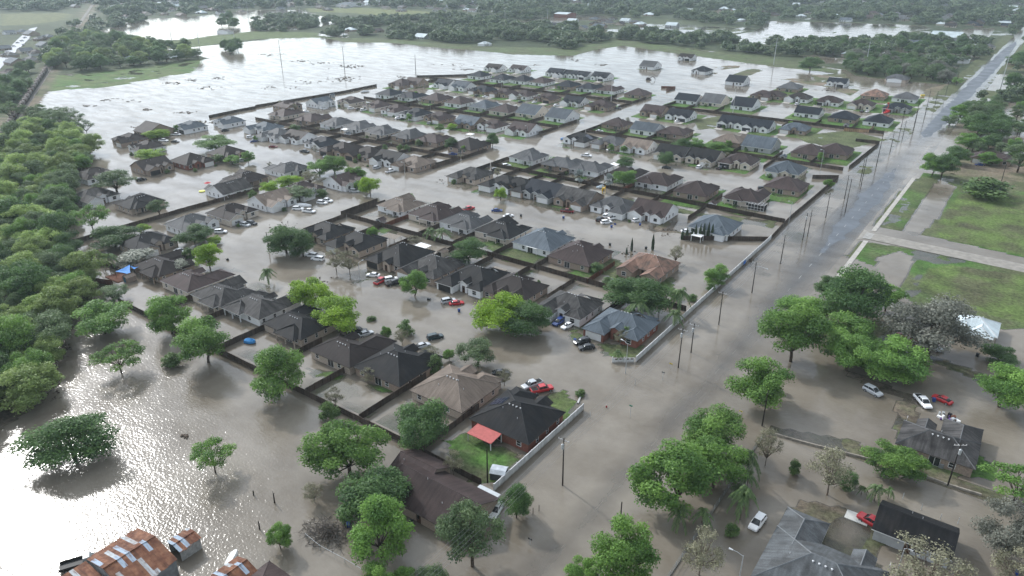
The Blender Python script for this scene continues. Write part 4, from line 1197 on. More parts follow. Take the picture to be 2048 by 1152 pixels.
WOODLABEL = 'far off woods beyond the flooded fields'
def far_wood(name, pts, widths, proto_mesh, seed):
    """a far-off mass of crowns: one stuff object, crowns instanced on its points by geometry nodes"""
    me = bpy.data.meshes.new(name)
    me.vertices.add(len(pts)); me.vertices.foreach_set('co', np.array(pts, np.float32).ravel())
    a = me.attributes.new('w', 'FLOAT', 'POINT'); a.data.foreach_set('value', np.array(widths, np.float32))
    me.update()
    o = link(name, me)
    ng = bpy.data.node_groups.new(name, 'GeometryNodeTree')
    ng.interface.new_socket('Geometry', in_out='INPUT', socket_type='NodeSocketGeometry')
    ng.interface.new_socket('Geometry', in_out='OUTPUT', socket_type='NodeSocketGeometry')
    N = ng.nodes.new
    gi, go = N('NodeGroupInput'), N('NodeGroupOutput')
    inst, oi = N('GeometryNodeInstanceOnPoints'), N('GeometryNodeObjectInfo')
    oi.inputs['Object'].default_value = proto_mesh
    oi.inputs['As Instance'].default_value = True
    oi.transform_space = 'ORIGINAL'
    na = N('GeometryNodeInputNamedAttribute'); na.data_type = 'FLOAT'; na.inputs['Name'].default_value = 'w'
    rot = N('FunctionNodeRandomValue'); rot.data_type = 'FLOAT_VECTOR'
    rot.inputs[0].default_value = (0, 0, 0); rot.inputs[1].default_value = (0, 0, 6.28)
    e2r = N('FunctionNodeEulerToRotation')
    sc = N('FunctionNodeRandomValue'); sc.data_type = 'FLOAT_VECTOR'
    sc.inputs[0].default_value = (0.85, 0.85, 0.6); sc.inputs[1].default_value = (1.15, 1.15, 0.95)
    sc.inputs['Seed'].default_value = seed
    vm = N('ShaderNodeVectorMath'); vm.operation = 'SCALE'
    l = ng.links.new
    l(gi.outputs[0], inst.inputs['Points']); l(oi.outputs['Geometry'], inst.inputs['Instance'])
    l(rot.outputs[0], e2r.inputs[0]); l(e2r.outputs[0], inst.inputs['Rotation'])
    l(sc.outputs[0], vm.inputs[0]); l(na.outputs[0], vm.inputs['Scale']); l(vm.outputs[0], inst.inputs['Scale'])
    l(inst.outputs[0], go.inputs[0])
    md = o.modifiers.new('crowns', 'NODES'); md.node_group = ng
    tag(o, WOODLABEL, 'woods', kind='stuff')
    return o
FARPOLY = [  # pixel outline, crowns per hectare-ish density (fraction of cover), crown width
 ("-700,-40 2800,-40 2800,14 1900,14 1700,14 1500,20 1300,40 1210,28 1030,44 900,20 700,15 620,16 500,18 380,30 230,42 170,5 120,24 -300,26 -700,40", 0.5, (11, 17)),
 ("1210,30 1290,46 1380,48 1520,55 1540,40 1700,44 1860,50 1990,56 2040,40 2100,20 1900,14 1500,20 1300,30", 0.5, (10, 15)),
 ("2060,30 2800,30 2800,120 2060,60", 0.5, (9, 14)),
 ("640,72 660,64 700,66 760,62 780,52 900,34 1010,48 1060,50 1190,62 1225,78 1150,99 1024,96 970,92 890,86 790,78 690,76", 0.72, (8, 14)),
 ("1235,80 1250,66 1340,72 1440,78 1540,92 1600,88 1640,92 1700,106 1590,114 1536,112 1400,98", 0.75, (8, 13)),
 ("195,70 205,60 190,30 175,62 150,80 180,78", 0.6, (9, 14)),
 ("560,66 500,62 512,42 560,34 625,40 640,50 620,58", 0.55, (9, 13)), ("215,60 225,40 260,34 300,40 260,50", 0.6, (9, 13)),
 ("1700,88 1780,84 1870,70 1940,90 1985,80 1960,110 1905,138 1840,124 1770,116 1705,118", 0.5, (8, 13)),
 ("1600,93 1700,87 1985,80 1965,114 1905,142 1700,118 1640,112", 0.5, (8, 12)), ("1960,118 1990,100 2300,110 2300,140 1975,145", 0.35, (8, 12)), ("1930,182 2300,190 2300,226 1960,200", 0.25, (7, 11)),
 ("160,80 130,110 100,140 60,130 95,105 130,60 160,40", 0.5, (8, 13)),
 ("1990,40 2060,20 2300,60 2300,110 2040,90", 0.3, (8, 12)), ("620,40 700,44 800,34 900,34 1000,46 900,34 780,52 700,66 690,60", 0.45, (8, 12)),
]
def far_woods(gap_px=()):
    rs = np.random.RandomState(11)
    groups = [([], []) for _ in range(4)]
    for s, cov, (w0, w1) in FARPOLY:
        poly = pxp(s)
        P = np.array(poly); lo, hi = P.min(0), P.max(0)
        hi[1] = min(hi[1], 3300); lo[0] = max(lo[0], -3000)
        area = (hi[0] - lo[0]) * (hi[1] - lo[1])
        wm = (w0 + w1) / 2
        n = int(area * cov / (wm * wm * 0.62))
        x = rs.uniform(lo[0], hi[0], n); y = rs.uniform(lo[1], hi[1], n)
        m = inpoly(x, y, poly)
        m &= fnoise(x, y, 120.0, 21) > -0.16
        d = np.hypot(x, y)
        m &= rs.rand(n) < np.clip(1500 / d, 0.25, 1)
        m &= np.abs(x - road_x(y)) > 11
        m &= np.abs((x + 473) * 0.5 + (y - 159) * 0.93 * 0) > -1
        for (ax, ay, ar) in gap_px:
            m &= (x - ax) ** 2 + (y - ay) ** 2 > ar ** 2
        x, y = x[m], y[m]; d = d[m]
        w_ = rs.uniform(w0 * 0.7, w1 * 1.15, len(x)) * np.clip(d / 1400, 1, 1.6)
        k = rs.randint(0, 4, len(x))
        for i in range(4):
            q = k == i
            groups[i][0].extend(zip(x[q], y[q], np.full(q.sum(), 0.1))); groups[i][1].extend(w_[q])
    tot = 0
    for i in range(4):
        p, w_ = groups[i]
        tot += len(p)
        # the crown the mass repeats is one real tree of it
        x, y, z = p[0]
        t = empty('woodland_tree', (x, y, -0.2)); t.scale = (12, 12, 10)
        tm, cm = TREE['k'][i]
        link('trunk', tm, t); pr = link('crown', cm, t)
        tag(t, 'one dark crown among the far off woods beyond the flooded fields', 'tree', 'single trees of the far woods')
        far_wood('far_woods', p[1:], w_[1:], pr, i)
    print('far crowns', tot)
# ------------------------------------------------------------------ fences and walls
def fence_mat(name, col):
    g = NG(name)
    P = g.pos()
    xyz = g.n('ShaderNodeSeparateXYZ', {0: P})
    s = g.math('ADD', xyz.outputs[0], xyz.outputs[1])
    w_ = g.n('ShaderNodeTexWhiteNoise', {'W': g.math('FLOOR', g.math('MULTIPLY', s, 6.5))}, noise_dimensions='1D').outputs[0]
    f = g.math('MULTIPLY', g.rng(w_, 0.65, 1.35, 0, 1), g.rng(g.noise(0.35, 4), 0.7, 1.35))
    f = g.math('MULTIPLY', f, g.rng(g.rand(), 0.75, 1.3, 0, 1))
    g.l(g.scale(c4(col), f), g.b.inputs['Base Color'])
    g.b.inputs['Roughness'].default_value = 0.85
    return g.mat
FENCE = fence_mat('weathered_fence_boards', (0.062, 0.047, 0.038))
FENCER = fence_mat('reddish_fence_boards', (0.135, 0.058, 0.038))
FENCET = fence_mat('new_tan_fence_boards', (0.26, 0.175, 0.11))
def fence(pts, label, group='plank fences between the lots', m=None, h=1.75, z0=-0.3, near=False, gap=None):
    m = m or FENCE
    root = empty('plank_fence', (pts[0][0], pts[0][1], z0))
    ox, oy = pts[0]
    pb = MB()
    rs = random.Random(int(ox * 7 + oy))
    for (ax, ay), (bx, by) in zip(pts[:-1], pts[1:]):
        d = Vector((bx - ax, by - ay)); L_ = d.length; d.normalize(); n = Vector((-d.y, d.x))
        k = max(1, int(L_ / 2.44))
        for i in range(k):
            a, b = i * L_ / k, (i + 1) * L_ / k - 0.02
            c = Vector((ax - ox, ay - oy)) + d * (a + b) / 2
            lean = rs.uniform(-0.05, 0.05)
            dz = rs.uniform(-0.05, 0.04)
            pb.rbox((c.x + n.x * lean, c.y + n.y * lean), d, (b - a) / 2, 0.03, -0.3, h - z0 + dz)
            if near:
                for zz in (0.55, 1.1, 1.6):
                    cc = c - n * 0.055
                    pb.rbox((cc.x + n.x * lean, cc.y + n.y * lean), d, (b - a) / 2 - 0.06, 0.022, zz - z0 - 0.05, zz - z0 + 0.05)
        if near:
            for i in range(k + 1):
                c = Vector((ax - ox, ay - oy)) + d * (i * L_ / k) - n * 0.1
                q = MB(); q.rbox((0, 0), d, 0.05, 0.05, -0.3, h - z0 + 0.06)
                link('post', shared(('fp', round(d.x, 2), round(d.y, 2), h, z0), lambda: q.mesh('post', [m])), root, (c.x, c.y, 0))
    pb.build('boards', m, root)
    return tag(root, label, 'fence', group)
def white_wall(x, y0, y1, label, blue=False, broken=False):
    root = empty('panel_wall', (x, y0, 0))
    k = int((y1 - y0) / 2.6)
    pm = shared('wallpanel', lambda: (lambda q: (q.box(-0.06, 0.06, 0.12, 2.52, -0.9, 1.72), q.box(-0.09, 0.09, 0.1, 2.52, 1.722, 1.80), q.mesh('panel', [WHITEWALL]))[-1])(MB()))
    pc = shared('wallpost', lambda: (lambda q: (q.box(-0.13, 0.13, -0.1, 0.1, -0.9, 1.9), q.mesh('post', [WHITEWALL]))[-1])(MB()))
    L_ = (y1 - y0) / k
    for i in range(k):
        link('panel', pm, root, (0, i * L_, 0), scale=(1, L_ / 2.62, 1))
        link('post', pc, root, (0, i * L_, 0))
    link('post', pc, root, (0, k * L_, 0))
    return tag(root, label, 'wall', 'white panel walls along the main road')

LX = [-69, -89, -107.5, -125, -142.5, -160, -178, -197, -217]
def all_fences():
    W = 'white panel wall'
    white_wall(-69, 89.5, 124, 'short white panel wall beside the dark corner house with the red patio roof')
    white_wall(-69, 151, 261, 'long white panel wall running from the brick corner house up the main road')
    # the broken end bay leans towards the side street
    q = MB()
    q.box(-6.2, -0.4, -0.07, 0.07, -0.6, 1.3); q.box(-6.3, -6.05, -0.12, 0.12, -0.6, 1.7); q.box(-3.1, -2.9, -0.12, 0.12, -0.6, 1.6)
    t = empty('broken_wall_bay', (-69, 151, 0), R(38))
    t.rotation_euler = (R(-7), 0, R(38))
    q.build('panel', WHITEWALL, t)
    for x in (-5.2, -4.1, -2.2, -1.1):
        b = MB(); b.box(x - .3, x + .3, -0.12, -0.08, 0.5 + (x % 1) * .4, 1.25)
        b.build('cracked_patch', mat('bare_block', (0.16, 0.13, 0.11)), t)
    tag(t, 'broken leaning end of the long white wall by the side street', 'wall')
    s = MB(); s.box(-0.14, -0.09, -1.1, 1.1, 0.35, 1.6, 0); s.box(-0.1, -0.08, -0.7, 0.7, 0.7, 1.3, 1)
    p = at(1492, 525, 1.0)
    ss = empty('blue_sign', (-68.75, p[1], 0)); ss.scale = (-1, 1, 1)
    s.build('board', [mat('sign_blue', (0.05, 0.16, 0.5)), mat('sign_pale', (0.45, 0.55, 0.7))], ss)
    tag(ss, 'small blue sign board on the far part of the long white wall', 'sign')
    fence([(-69, 261.5), (-70, 287), (-69, 361), (-79, 354)], 'long dark plank fence along the main road beyond the white wall', 'fences along the main road', near=True)
    fence([(-69, 382), (-67.5, 447), (-80, 446)], 'dark plank fence along the upper main road around the brown corner house', 'fences along the main road')
    # front row yards
    fence([(-214, 90.4), (-195, 90.1), (-160, 90), (-127, 90.1), (-95, 90.1), (-72, 89.3)], 'long dark plank fence behind the front row, facing the flooded field', 'back fences of the rows', near=True)
    for k, x in enumerate((-89.3, -108.5, -127, -144, -163, -181, -198)):
        lab = f"dark plank side fence between {ORD[k + 1]} and {ORD[k + 2]} houses from the main road, front row"
        fence([(x, 90.6), (x + 0.2, 110 + (k % 3) * 3)], lab, 'side fences between the yards', near=k < 4, z0=-0.3)
    # back fences and side fences of the other right hand rows
    BACK = {186: (165, 206, 2, 3), 282.5: (257, 301, 4, 5), 376.5: (353, 399, 6, 7), 475: (446, 504, 8, 9)}
    for yb, (ra, rb, na, nb) in BACK.items():
        x0 = -217 if yb < 400 else -212
        fence([(x0, yb), (-160, yb + .5), (-120, yb + 1), (-70.5, yb + .6)], f"long dark plank fence between the {ORD[na]} and {ORD[nb]} rows, right of the middle street", 'back fences of the rows', near=yb < 250)
        for Y, sgn in ((ra, -1), (rb, 1)):
            hs = sorted([h for h in HOUSES if h['row'] == Y and h['side'] == 'R'], key=lambda h: -h['x'])
            for a, b in zip(hs[:-1], hs[1:]):
                if a['x'] - b['x'] > 30: continue
                x = (a['x'] + b['x']) / 2
                lab = f"dark plank side fence between {ORD[a['k']]} and {ORD[b['k']]} houses from the road, {ORD[rowno[Y]]} row"
                fence([(x, yb + sgn * 0.4), (x, yb + sgn * (14 + (a['k'] * 5) % 7))], lab, 'side fences between the yards', m=FENCER if (Y == 206 and a['k'] in (1, 6)) or (Y == 301 and a['k'] == 3) else None)
            e = hs[-1]
            if e['x'] < -195:
                fence([(x0, yb + sgn * .4), (x0, yb + sgn * 22)], f"dark plank fence at the middle street end of the {ORD[rowno[Y]]} row", 'side fences between the yards')
    LB = {282.5: (259, 300, 'first', 'second'), 376: (350, 396, 'third', 'fourth'), 475: (446, 504, 'fifth', 'sixth')}
    for yb, (ra, rb, na, nb) in LB.items():
        hs = [h for h in HOUSES if h['row'] in (ra, rb) and h['side'] == 'L']
        x0 = min(h['x'] for h in hs) - 10; x1 = max(h['x'] for h in hs) + 9
        fence([(x0, yb), (x1, yb)], f"long dark plank fence between {na} and {nb} rows left of the middle street", 'back fences of the rows')
        for Y, sgn in ((ra, -1), (rb, 1)):
            hs = sorted([h for h in HOUSES if h['row'] == Y and h['side'] == 'L'], key=lambda h: -h['x'])
            for a, b in zip(hs[:-1], hs[1:]):
                if a['x'] - b['x'] > 32: continue
                x = (a['x'] + b['x']) / 2
                lab = f"dark plank fence between {ORD[a['k']]} and {ORD[b['k']]} houses left of the middle street, {na if Y == ra else nb} row"
                fence([(x, yb + sgn * 0.4), (x, yb + sgn * (13 + (a['k'] * 5) % 6))], lab, 'side fences between the yards')
            if hs:
                fence([(x1, yb + sgn * .4), (x1, yb + sgn * 22)], f"dark plank fence at the right end of the {na if Y == ra else nb} left row", 'side fences between the yards')
    fence([(-443, 308), (-440, 345), (-437, 383), (-439, 421)], 'dark plank fence along the flooded field, upper left of the houses', 'fences towards the flooded field')
    fence([at(418, 236), at(465, 226), at(512, 217)], 'dark plank fence behind the pale house at the field edge, upper left', 'fences towards the flooded field')
    fence([at(116, 498), at(174, 481)], 'short dark plank fence at the wood edge, left of the round grey trees', 'side fences between the yards')
    fence([at(145, 538), at(216, 531)], 'dark plank fence at the wood edge beside the feather palm', 'side fences between the yards')
    fence([(-444, 474), (-414, 504), (-412, 520)], 'dark plank fence at the far corner facing the bright field', 'fences towards the flooded field')
    fence([(-276, 100), (-276.5, 128), (-277, 150), (-276, 187)], 'long dark plank fence between the two columns left of the middle street', 'back fences of the columns', near=True)
    fence([(-253, 96), (-246, 103), (-236, 103)], 'dark plank fence near the blue shade sails', 'side fences between the yards', near=True)
    fence([(-252, 94), (-240, 92), (-228, 96)], 'reddish plank fence round the deck under the blue shade sails', 'side fences between the yards', m=FENCER)
    fence([(-220.5, 186), (-221, 207)], 'dark plank fence turning the corner at the middle street end, third row', 'side fences between the yards', near=True)
    fence([(-240, 257), (-238, 282)], 'dark plank fence round the empty flooded lot by the tan house', 'side fences between the yards', near=False)
    fence([(-79, 490), (-79, 474), (-92, 470)], 'new tan plank fence by the navy roofed white house near the road', 'side fences between the yards', m=FENCET)
    fence([(-248, 547), (-238, 552), (-238, 535)], 'reddish plank fence at the far right corner of the upper rows', 'side fences between the yards', m=FENCER)
    fence([at(1366, 480), at(1450, 481), at(1536, 482)], 'dark plank fence running from the cypress row to the white wall', 'side fences between the yards', near=True)
    # low wall behind the trees on the near side road verge
    q = empty('mesh_fence', (-31.5, 85, 0))
    f = MB()
    for i in range(22):
        f.box(-0.04, 0.04, i * 2.5 - .04, i * 2.5 + .04, -0.6, 1.3)
    f.build('posts', METAL, q)
    p = MB()
    for z in (0.2, 0.7, 1.25): p.box(-0.03, 0.03, -1, 53, z, z + 0.05)
    p.box(-0.05, 0.05, -1, 53, -0.6, 0.15)
    p.build('rails', mat('grey_fence_mesh', (0.16, 0.165, 0.16), 0.6, 0.15), q)
    tag(q, 'low grey mesh fence under the trees right of the main road', 'fence')
    mwall = MB()
    pts = [at(*p_) for p_ in ((1535, 866), (1600, 885), (1690, 908), (1800, 936), (1890, 970), (1962, 992))]
    for a, b in zip(pts[:-1], pts[1:]):
        d = Vector(b) - Vector(a)
        mwall.rbox(((a[0] + b[0]) / 2, (a[1] + b[1]) / 2), d, d.length / 2, 0.16, -0.4, 0.55)
    tag(mwall.build('garden_wall', mat('mossy_block', (0.25, 0.225, 0.19), 0.9, 0.3, 1.5)), 'low stained block wall across the lower right yards', 'wall')

# ------------------------------------------------------------------ vehicles
PAINT = {k: mat('car_paint_' + n, c, 0.25, 0.06, spec=0.5) for k, n, c in (('w', 'white', (0.78, 0.79, 0.8)), ('k', 'black', (0.015, 0.016, 0.018)), ('s', 'silver', (0.42, 0.44, 0.46)),
         ('r', 'red', (0.42, 0.02, 0.025)), ('d', 'dark_red', (0.16, 0.012, 0.015)), ('b', 'blue', (0.03, 0.06, 0.2)), ('g', 'dark_green', (0.02, 0.04, 0.045)), ('n', 'brown', (0.09, 0.06, 0.045)))}
PWORD = {'w': 'white', 'k': 'black', 's': 'silver', 'r': 'red', 'd': 'dark red', 'b': 'blue', 'g': 'dark green', 'n': 'brown'}
TYRE = mat('tyre_rubber', (0.012, 0.012, 0.012), 0.8, 0.1)
RIM = mat('wheel_rim', (0.4, 0.4, 0.42), 0.3, 0.05, metal=0.6)
LAMP = mat('headlight_glass', (0.7, 0.72, 0.74), 0.1, 0.05)
TAIL = mat('tail_light', (0.3, 0.015, 0.015), 0.2, 0.05)
def loft(mb, secs, m=0, caps=True):
    """secs: list of rings (same length) of 3d points"""
    b = len(mb.v); n = len(secs[0])
    for s in secs: mb.v += [tuple(p) for p in s]
    for i in range(len(secs) - 1):
        for j in range(n):
            k = (j + 1) % n
            mb.f.append((b + i * n + j, b + i * n + k, b + (i + 1) * n + k, b + (i + 1) * n + j)); mb.m.append(m)
    if caps:
        mb.f.append(tuple(b + j for j in reversed(range(n)))); mb.m.append(m)
        e = b + (len(secs) - 1) * n
        mb.f.append(tuple(e + j for j in range(n))); mb.m.append(m)
def ring(x, hw, zl, zh, r=0.14, tuck=0.06):
    return [(x, -hw + tuck, zl), (x, -hw, zl + r), (x, -hw, zh - r), (x, -hw + r, zh), (x, hw - r, zh), (x, hw, zh - r), (x, hw, zl + r), (x, hw - tuck, zl)]
CARS = {}
def make_cars():
    P = [PAINT['w']]
    def wheel():
        mb = MB()
        mb.tube((0, -0.11, 0), (0, 0.11, 0), 0.35, 0.35, 14, 0)
        mb.tube((0, -0.125, 0), (0, 0.125, 0), 0.2, 0.2, 10, 1)
        return mb.mesh('wheel', [TYRE, RIM], False)
    wh = wheel()
    lp = MB(); lp.box(-0.05, 0.06, -0.2, 0.2, -0.08, 0.08); lp = lp.mesh('headlight', [LAMP])
    tl = MB(); tl.box(-0.06, 0.05, -0.1, 0.1, -0.14, 0.14); tl = tl.mesh('tail_light', [TAIL])
    def body_of(kind):
        b, gl, bed = MB(), MB(), None
        if kind == 'sedan':
            S = [(-2.3, .72, .42, .78), (-2.2, .84, .3, .9), (-1.5, .9, .24, .98), (-0.8, .9, .24, 1.0), (0.6, .9, .24, 0.98), (1.1, .9, .24, .92), (1.9, .86, .28, .82), (2.25, .74, .36, .7)]
            cab = [(-1.75, .72, .97, 1.0), (-1.05, .66, .97, 1.38), (-0.3, .64, .97, 1.45), (0.25, .64, .97, 1.42), (1.05, .72, .95, .99)]
            wx = (1.4, -1.4)
        elif kind == 'suv':
            S = [(-2.35, .82, .45, .95), (-2.28, .93, .35, 1.08), (-1.5, .96, .3, 1.12), (0.7, .96, .3, 1.1), (1.2, .96, .3, 1.06), (2.1, .9, .36, .98), (2.35, .8, .45, .82)]
            cab = [(-2.25, .78, 1.1, 1.3), (-2.0, .74, 1.1, 1.68), (-0.6, .74, 1.1, 1.76), (0.3, .72, 1.1, 1.72), (1.2, .8, 1.05, 1.1)]
            wx = (1.45, -1.4)
        else:
            S = [(-2.9, .92, .5, 1.08), (-2.85, .97, .42, 1.12), (-1.0, .98, .4, 1.12), (1.2, .98, .4, 1.14), (1.6, .98, .4, 1.12), (2.6, .93, .45, 1.06), (2.85, .84, .55, .92)]
            cab = [(-0.95, .84, 1.1, 1.3), (-0.82, .78, 1.1, 1.76), (0.2, .76, 1.1, 1.84), (0.75, .76, 1.1, 1.8), (1.55, .84, 1.1, 1.15)]
            wx = (1.85, -1.8)
        loft(b, [ring(*s) for s in S])
        # greenhouse: glass below, painted roof skin and pillars above
        loft(gl, [ring(x, hw, zl, zh, 0.08, 0.0) for x, hw, zl, zh in cab])
        top = [c for c in cab if c[3] > cab[-1][3] + 0.2]
        loft(b, [[(x, -hw + .02, zh - .04), (x, -hw + .06, zh + .02), (x, hw - .06, zh + .02), (x, hw - .02, zh - .04)] for x, hw, zl, zh in top])
        pil = [(top[-1][0] + .02, top[-1]), (top[0][0], top[0]), ((top[0][0] + top[-1][0]) / 2, top[len(top) // 2])]
        for x, (cx, hw, zl, zh) in pil:
            for s in (-1, 1):
                b.tube((x, s * (hw - 0.02), zh - 0.02), (x + (0.75 if x == pil[0][0] else -0.1 if x == pil[1][0] else 0), s * (hw + 0.07), zl), 0.045, 0.045, 4)
        if kind == 'pickup':
            bed = MB(); bed.box(-2.75, -1.08, -0.8, 0.8, 1.118, 1.128)
        return b.mesh('body', P, True), gl.mesh('window_glass', [GLASS], True), (bed.mesh('load_bed', [mat('bed_liner', (0.02, 0.02, 0.02))]) if bed else None), S, wx
    for kind in ('sedan', 'suv', 'pickup'):
        b, g, bed, S, wx = body_of(kind)
        for p in b.polygons: p.use_smooth = False
        CARS[kind] = (b, g, bed, S, wx, wh, lp, tl)
def car(px, py, kind, paint, ang, label, group='cars left in the flood', z=None, world=None, extra=None):
    """ang: heading in degrees, 0 = along +X, 90 = up the road"""
    b, g, bed, S, wx, wh, lp, tl = CARS[kind]
    x, y = world if world else at(px, py, 0.7)
    rs = random.Random(int(px + py * 3))
    if z is None: z = -0.22
    root = empty('pickup_truck' if kind == 'pickup' else 'parked_car', (x, y, z), R(ang))
    link('body', b, root, mats=[PAINT[paint]])
    link('window_glass', g, root)
    if bed: link('load_bed', bed, root)
    hw = 0.84 if kind == 'sedan' else 0.9
    for i in wx:
        for s in (-1, 1):
            link('wheel', wh, root, (i, s * hw, 0.35))
    for s in (-1, 1):
        link('headlight', lp, root, (S[-1][0] - 0.08, s * (S[-1][1] - 0.17), S[-1][3] - 0.16))
        link('tail_light', tl, root, (S[0][0] + 0.03, s * (S[0][1] - 0.1), S[0][3] - 0.2))
    return tag(root, label, 'pickup truck' if kind == 'pickup' else 'car', group)
TYPEW = {'sedan': 'sedan', 'suv': 'sport utility car', 'pickup': 'pickup truck'}
CARTXT = """635,516,suv,w,200;622,509,suv,w,200;746,548,sedan,w,205;762,560,pickup,r,95;782,557,suv,w,60;788,564,pickup,k,70;897,600,suv,s,60;913,604,sedan,r,50;870,672,suv,g,60
845,689,sedan,s,70;714,661,pickup,k,45;731,665,sedan,s,70;1002,743,sedan,k,40;590,591,sedan,w,60;1117,643,suv,b,-92;1135,650,sedan,w,-100;1164,682,suv,k,-120;1173,693,sedan,k,-130
1064,768,pickup,s,250;1084,777,pickup,r,55;1746,781,suv,s,-25;1846,802,pickup,w,-55;1885,797,sedan,r,160;1842,722,sedan,n,-35;1815,673,pickup,d,160;1863,692,pickup,s,-20
1515,1044,suv,w,-95;992,1017,suv,w,-75;1746,1044,pickup,r,163;282,358,suv,k,80;485,320,suv,s,60;360,500,sedan,w,20;410,517,pickup,w,15;441,462,suv,w,40;490,448,suv,s,10
503,445,suv,k,10;596,416,suv,w,30;618,421,pickup,w,20;644,404,suv,w,15;653,400,pickup,w,15;709,381,suv,s,25;754,334,suv,s,90;781,341,pickup,w,80;937,416,pickup,r,75
994,419,sedan,b,30;1017,430,sedan,w,60;609,302,pickup,k,10;906,307,sedan,b,40;1013,330,suv,w,60;992,338,suv,k,60;546,292,sedan,d,40;654,314,suv,k,80;1173,310,pickup,w,15
1221,298,sedan,w,60;1135,421,pickup,d,20;1200,437,suv,k,95;1214,430,suv,w,85;1229,434,pickup,w,65;1213,443,suv,w,55;1274,439,suv,w,70;1399,333,suv,w,85;1441,335,pickup,k,80
1455,334,suv,k,75;1333,334,sedan,k,20;1526,376,suv,k,30;1374,461,sedan,w,30;352,268,pickup,w,30;350,282,sedan,k,30;327,280,pickup,w,20;450,260,suv,k,80;501,273,suv,w,60
508,281,sedan,b,70;611,222,sedan,w,60;648,216,sedan,w,60;702,216,suv,w,60;716,217,sedan,n,70;727,219,suv,w,70;797,236,suv,w,70;804,237,sedan,k,70;861,246,suv,s,40
954,191,sedan,k,60;971,193,sedan,w,60;869,172,sedan,w,80;810,182,suv,w,80;1041,203,sedan,k,80;1069,204,sedan,w,80;1113,211,suv,w,70;1236,216,sedan,k,20;1354,242,sedan,w,75
1199,261,sedan,w,40;1440,253,suv,k,85;1498,261,sedan,w,80;1594,208,suv,w,80;1724,222,sedan,k,80;1735,222,sedan,w,80;1640,330,sedan,k,70;1960,328,sedan,b,30;2002,322,suv,k,40;475,446,suv,s,12"""
def all_cars():
    used = {}
    for t in CARTXT.replace('\n', ';').split(';'):
        a = t.split(',')
        px, py = float(a[0]), float(a[1])
        x, y = at(px, py, 0.6)
        h = min((h for h in HOUSES if h.get('short')), key=lambda h: math.hypot(h['x'] - x, h['y'] - y))
        low = h['side'] == 'R' and h['row'] >= 440 or h['side'] == 'L' and h['row'] >= 390
        lab = f"{PWORD[a[3]]} {'car' if a[2] == 'sedan' else 'estate car' if a[2] == 'suv' else 'pickup'} by house {h['short']}"
        if px > 1450 and py > 600 or 970 < px < 1000 and py > 1000:
            lab = {(1746, 781): 'silver estate car on the flooded track, lower right', (1846, 802): 'white pickup with dark load bed beside the L shaped house',
                   (1885, 797): 'small red car in water beside the white pickup', (1842, 722): 'old dark brown car under the trees, right side', (1815, 673): 'dark red old pickup under the grey tree',
                   (1863, 692): 'silver pickup parked under the big grey tree', (1515, 1044): 'white estate car alone in shallow water near the feather palms', (992, 1017): 'white estate car beside the long brown ranch roof',
                   (1746, 1044): 'bright red pickup nosing out from under the dark gabled carport roof'}[(int(px), int(py))]
        used.setdefault(lab, []).append((px, py, a))
    for lab, L_ in used.items():
        L_.sort()
        for i, (px, py, a) in enumerate(L_):
            l2 = lab
            if len(L_) > 1:
                pos = ['left hand', 'right hand'] if len(L_) == 2 else ['left hand', 'middle', 'right hand'] if len(L_) == 3 else ['leftmost', 'second left', 'second right', 'rightmost']
                l2 = pos[min(i, len(pos) - 1)] + ' ' + lab
            x, y = at(px, py, 0.6)
            dry = y > 430 and px < 1850
            car(px, py, a[2], a[3], float(a[4]), l2, z=-0.02 if dry else (-0.1 if py > 640 and px > 1040 else -0.24))

# ------------------------------------------------------------------ poles, lamps, wires
def wood_pole(x, y, h, label, arm=True, transformer=False, lean=0.0, group='wooden poles along the main road', armdir=0.0, lamp=None):
    root = empty('utility_pole', (x, y, 0), armdir)
    root.rotation_euler = (0, lean, armdir)
    mb = MB(); mb.tube((0, 0, -0.9), (0, 0, h), 0.17, 0.11, 8)
    mb.build('pole', POLEM, root)
    if arm:
        mb = MB(); mb.box(-1.25, 1.25, -0.06, 0.06, h - 0.55, h - 0.42)
        mb.build('cross_arm', mat('grey_arm', (0.36, 0.35, 0.34)), root)
        for i in (-1.15, -0.45, 0.45, 1.15):
            link('insulator', shared('ins', lambda: (lambda q: (q.tube((0, 0, 0), (0, 0, 0.22), 0.06, 0.05, 6), q.mesh('insulator', [mat('ceramic', (0.55, 0.55, 0.55), 0.3)]))[-1])(MB())), root, (i, 0, h - 0.42))
    if transformer:
        mb = MB(); mb.tube((0, -0.42, h - 2.3), (0, -0.42, h - 1.25), 0.28, 0.28, 10); mb.tube((0, -.42, h - 1.25), (0, -.42, h - 1.1), .28, .1, 10)
        mb.box(-0.05, 0.05, -0.3, 0.0, h - 1.9, h - 1.7)
        mb.build('transformer', METAL, root)
    if lamp is not None:
        a = lamp
        mb = MB(); mb.path([(0, 0, h - 1.6), (math.cos(a) * 1.2, math.sin(a) * 1.2, h - 1.1), (math.cos(a) * 3.4, math.sin(a) * 3.4, h - 1.2)], 0.05, 6)
        mb.tube((math.cos(a) * 3.2, math.sin(a) * 3.2, h - 1.2), (math.cos(a) * 4.0, math.sin(a) * 4.0, h - 1.28), 0.1, 0.16, 6)
        mb.build('lamp_arm', METAL, root)
    return tag(root, label, 'utility pole', group)
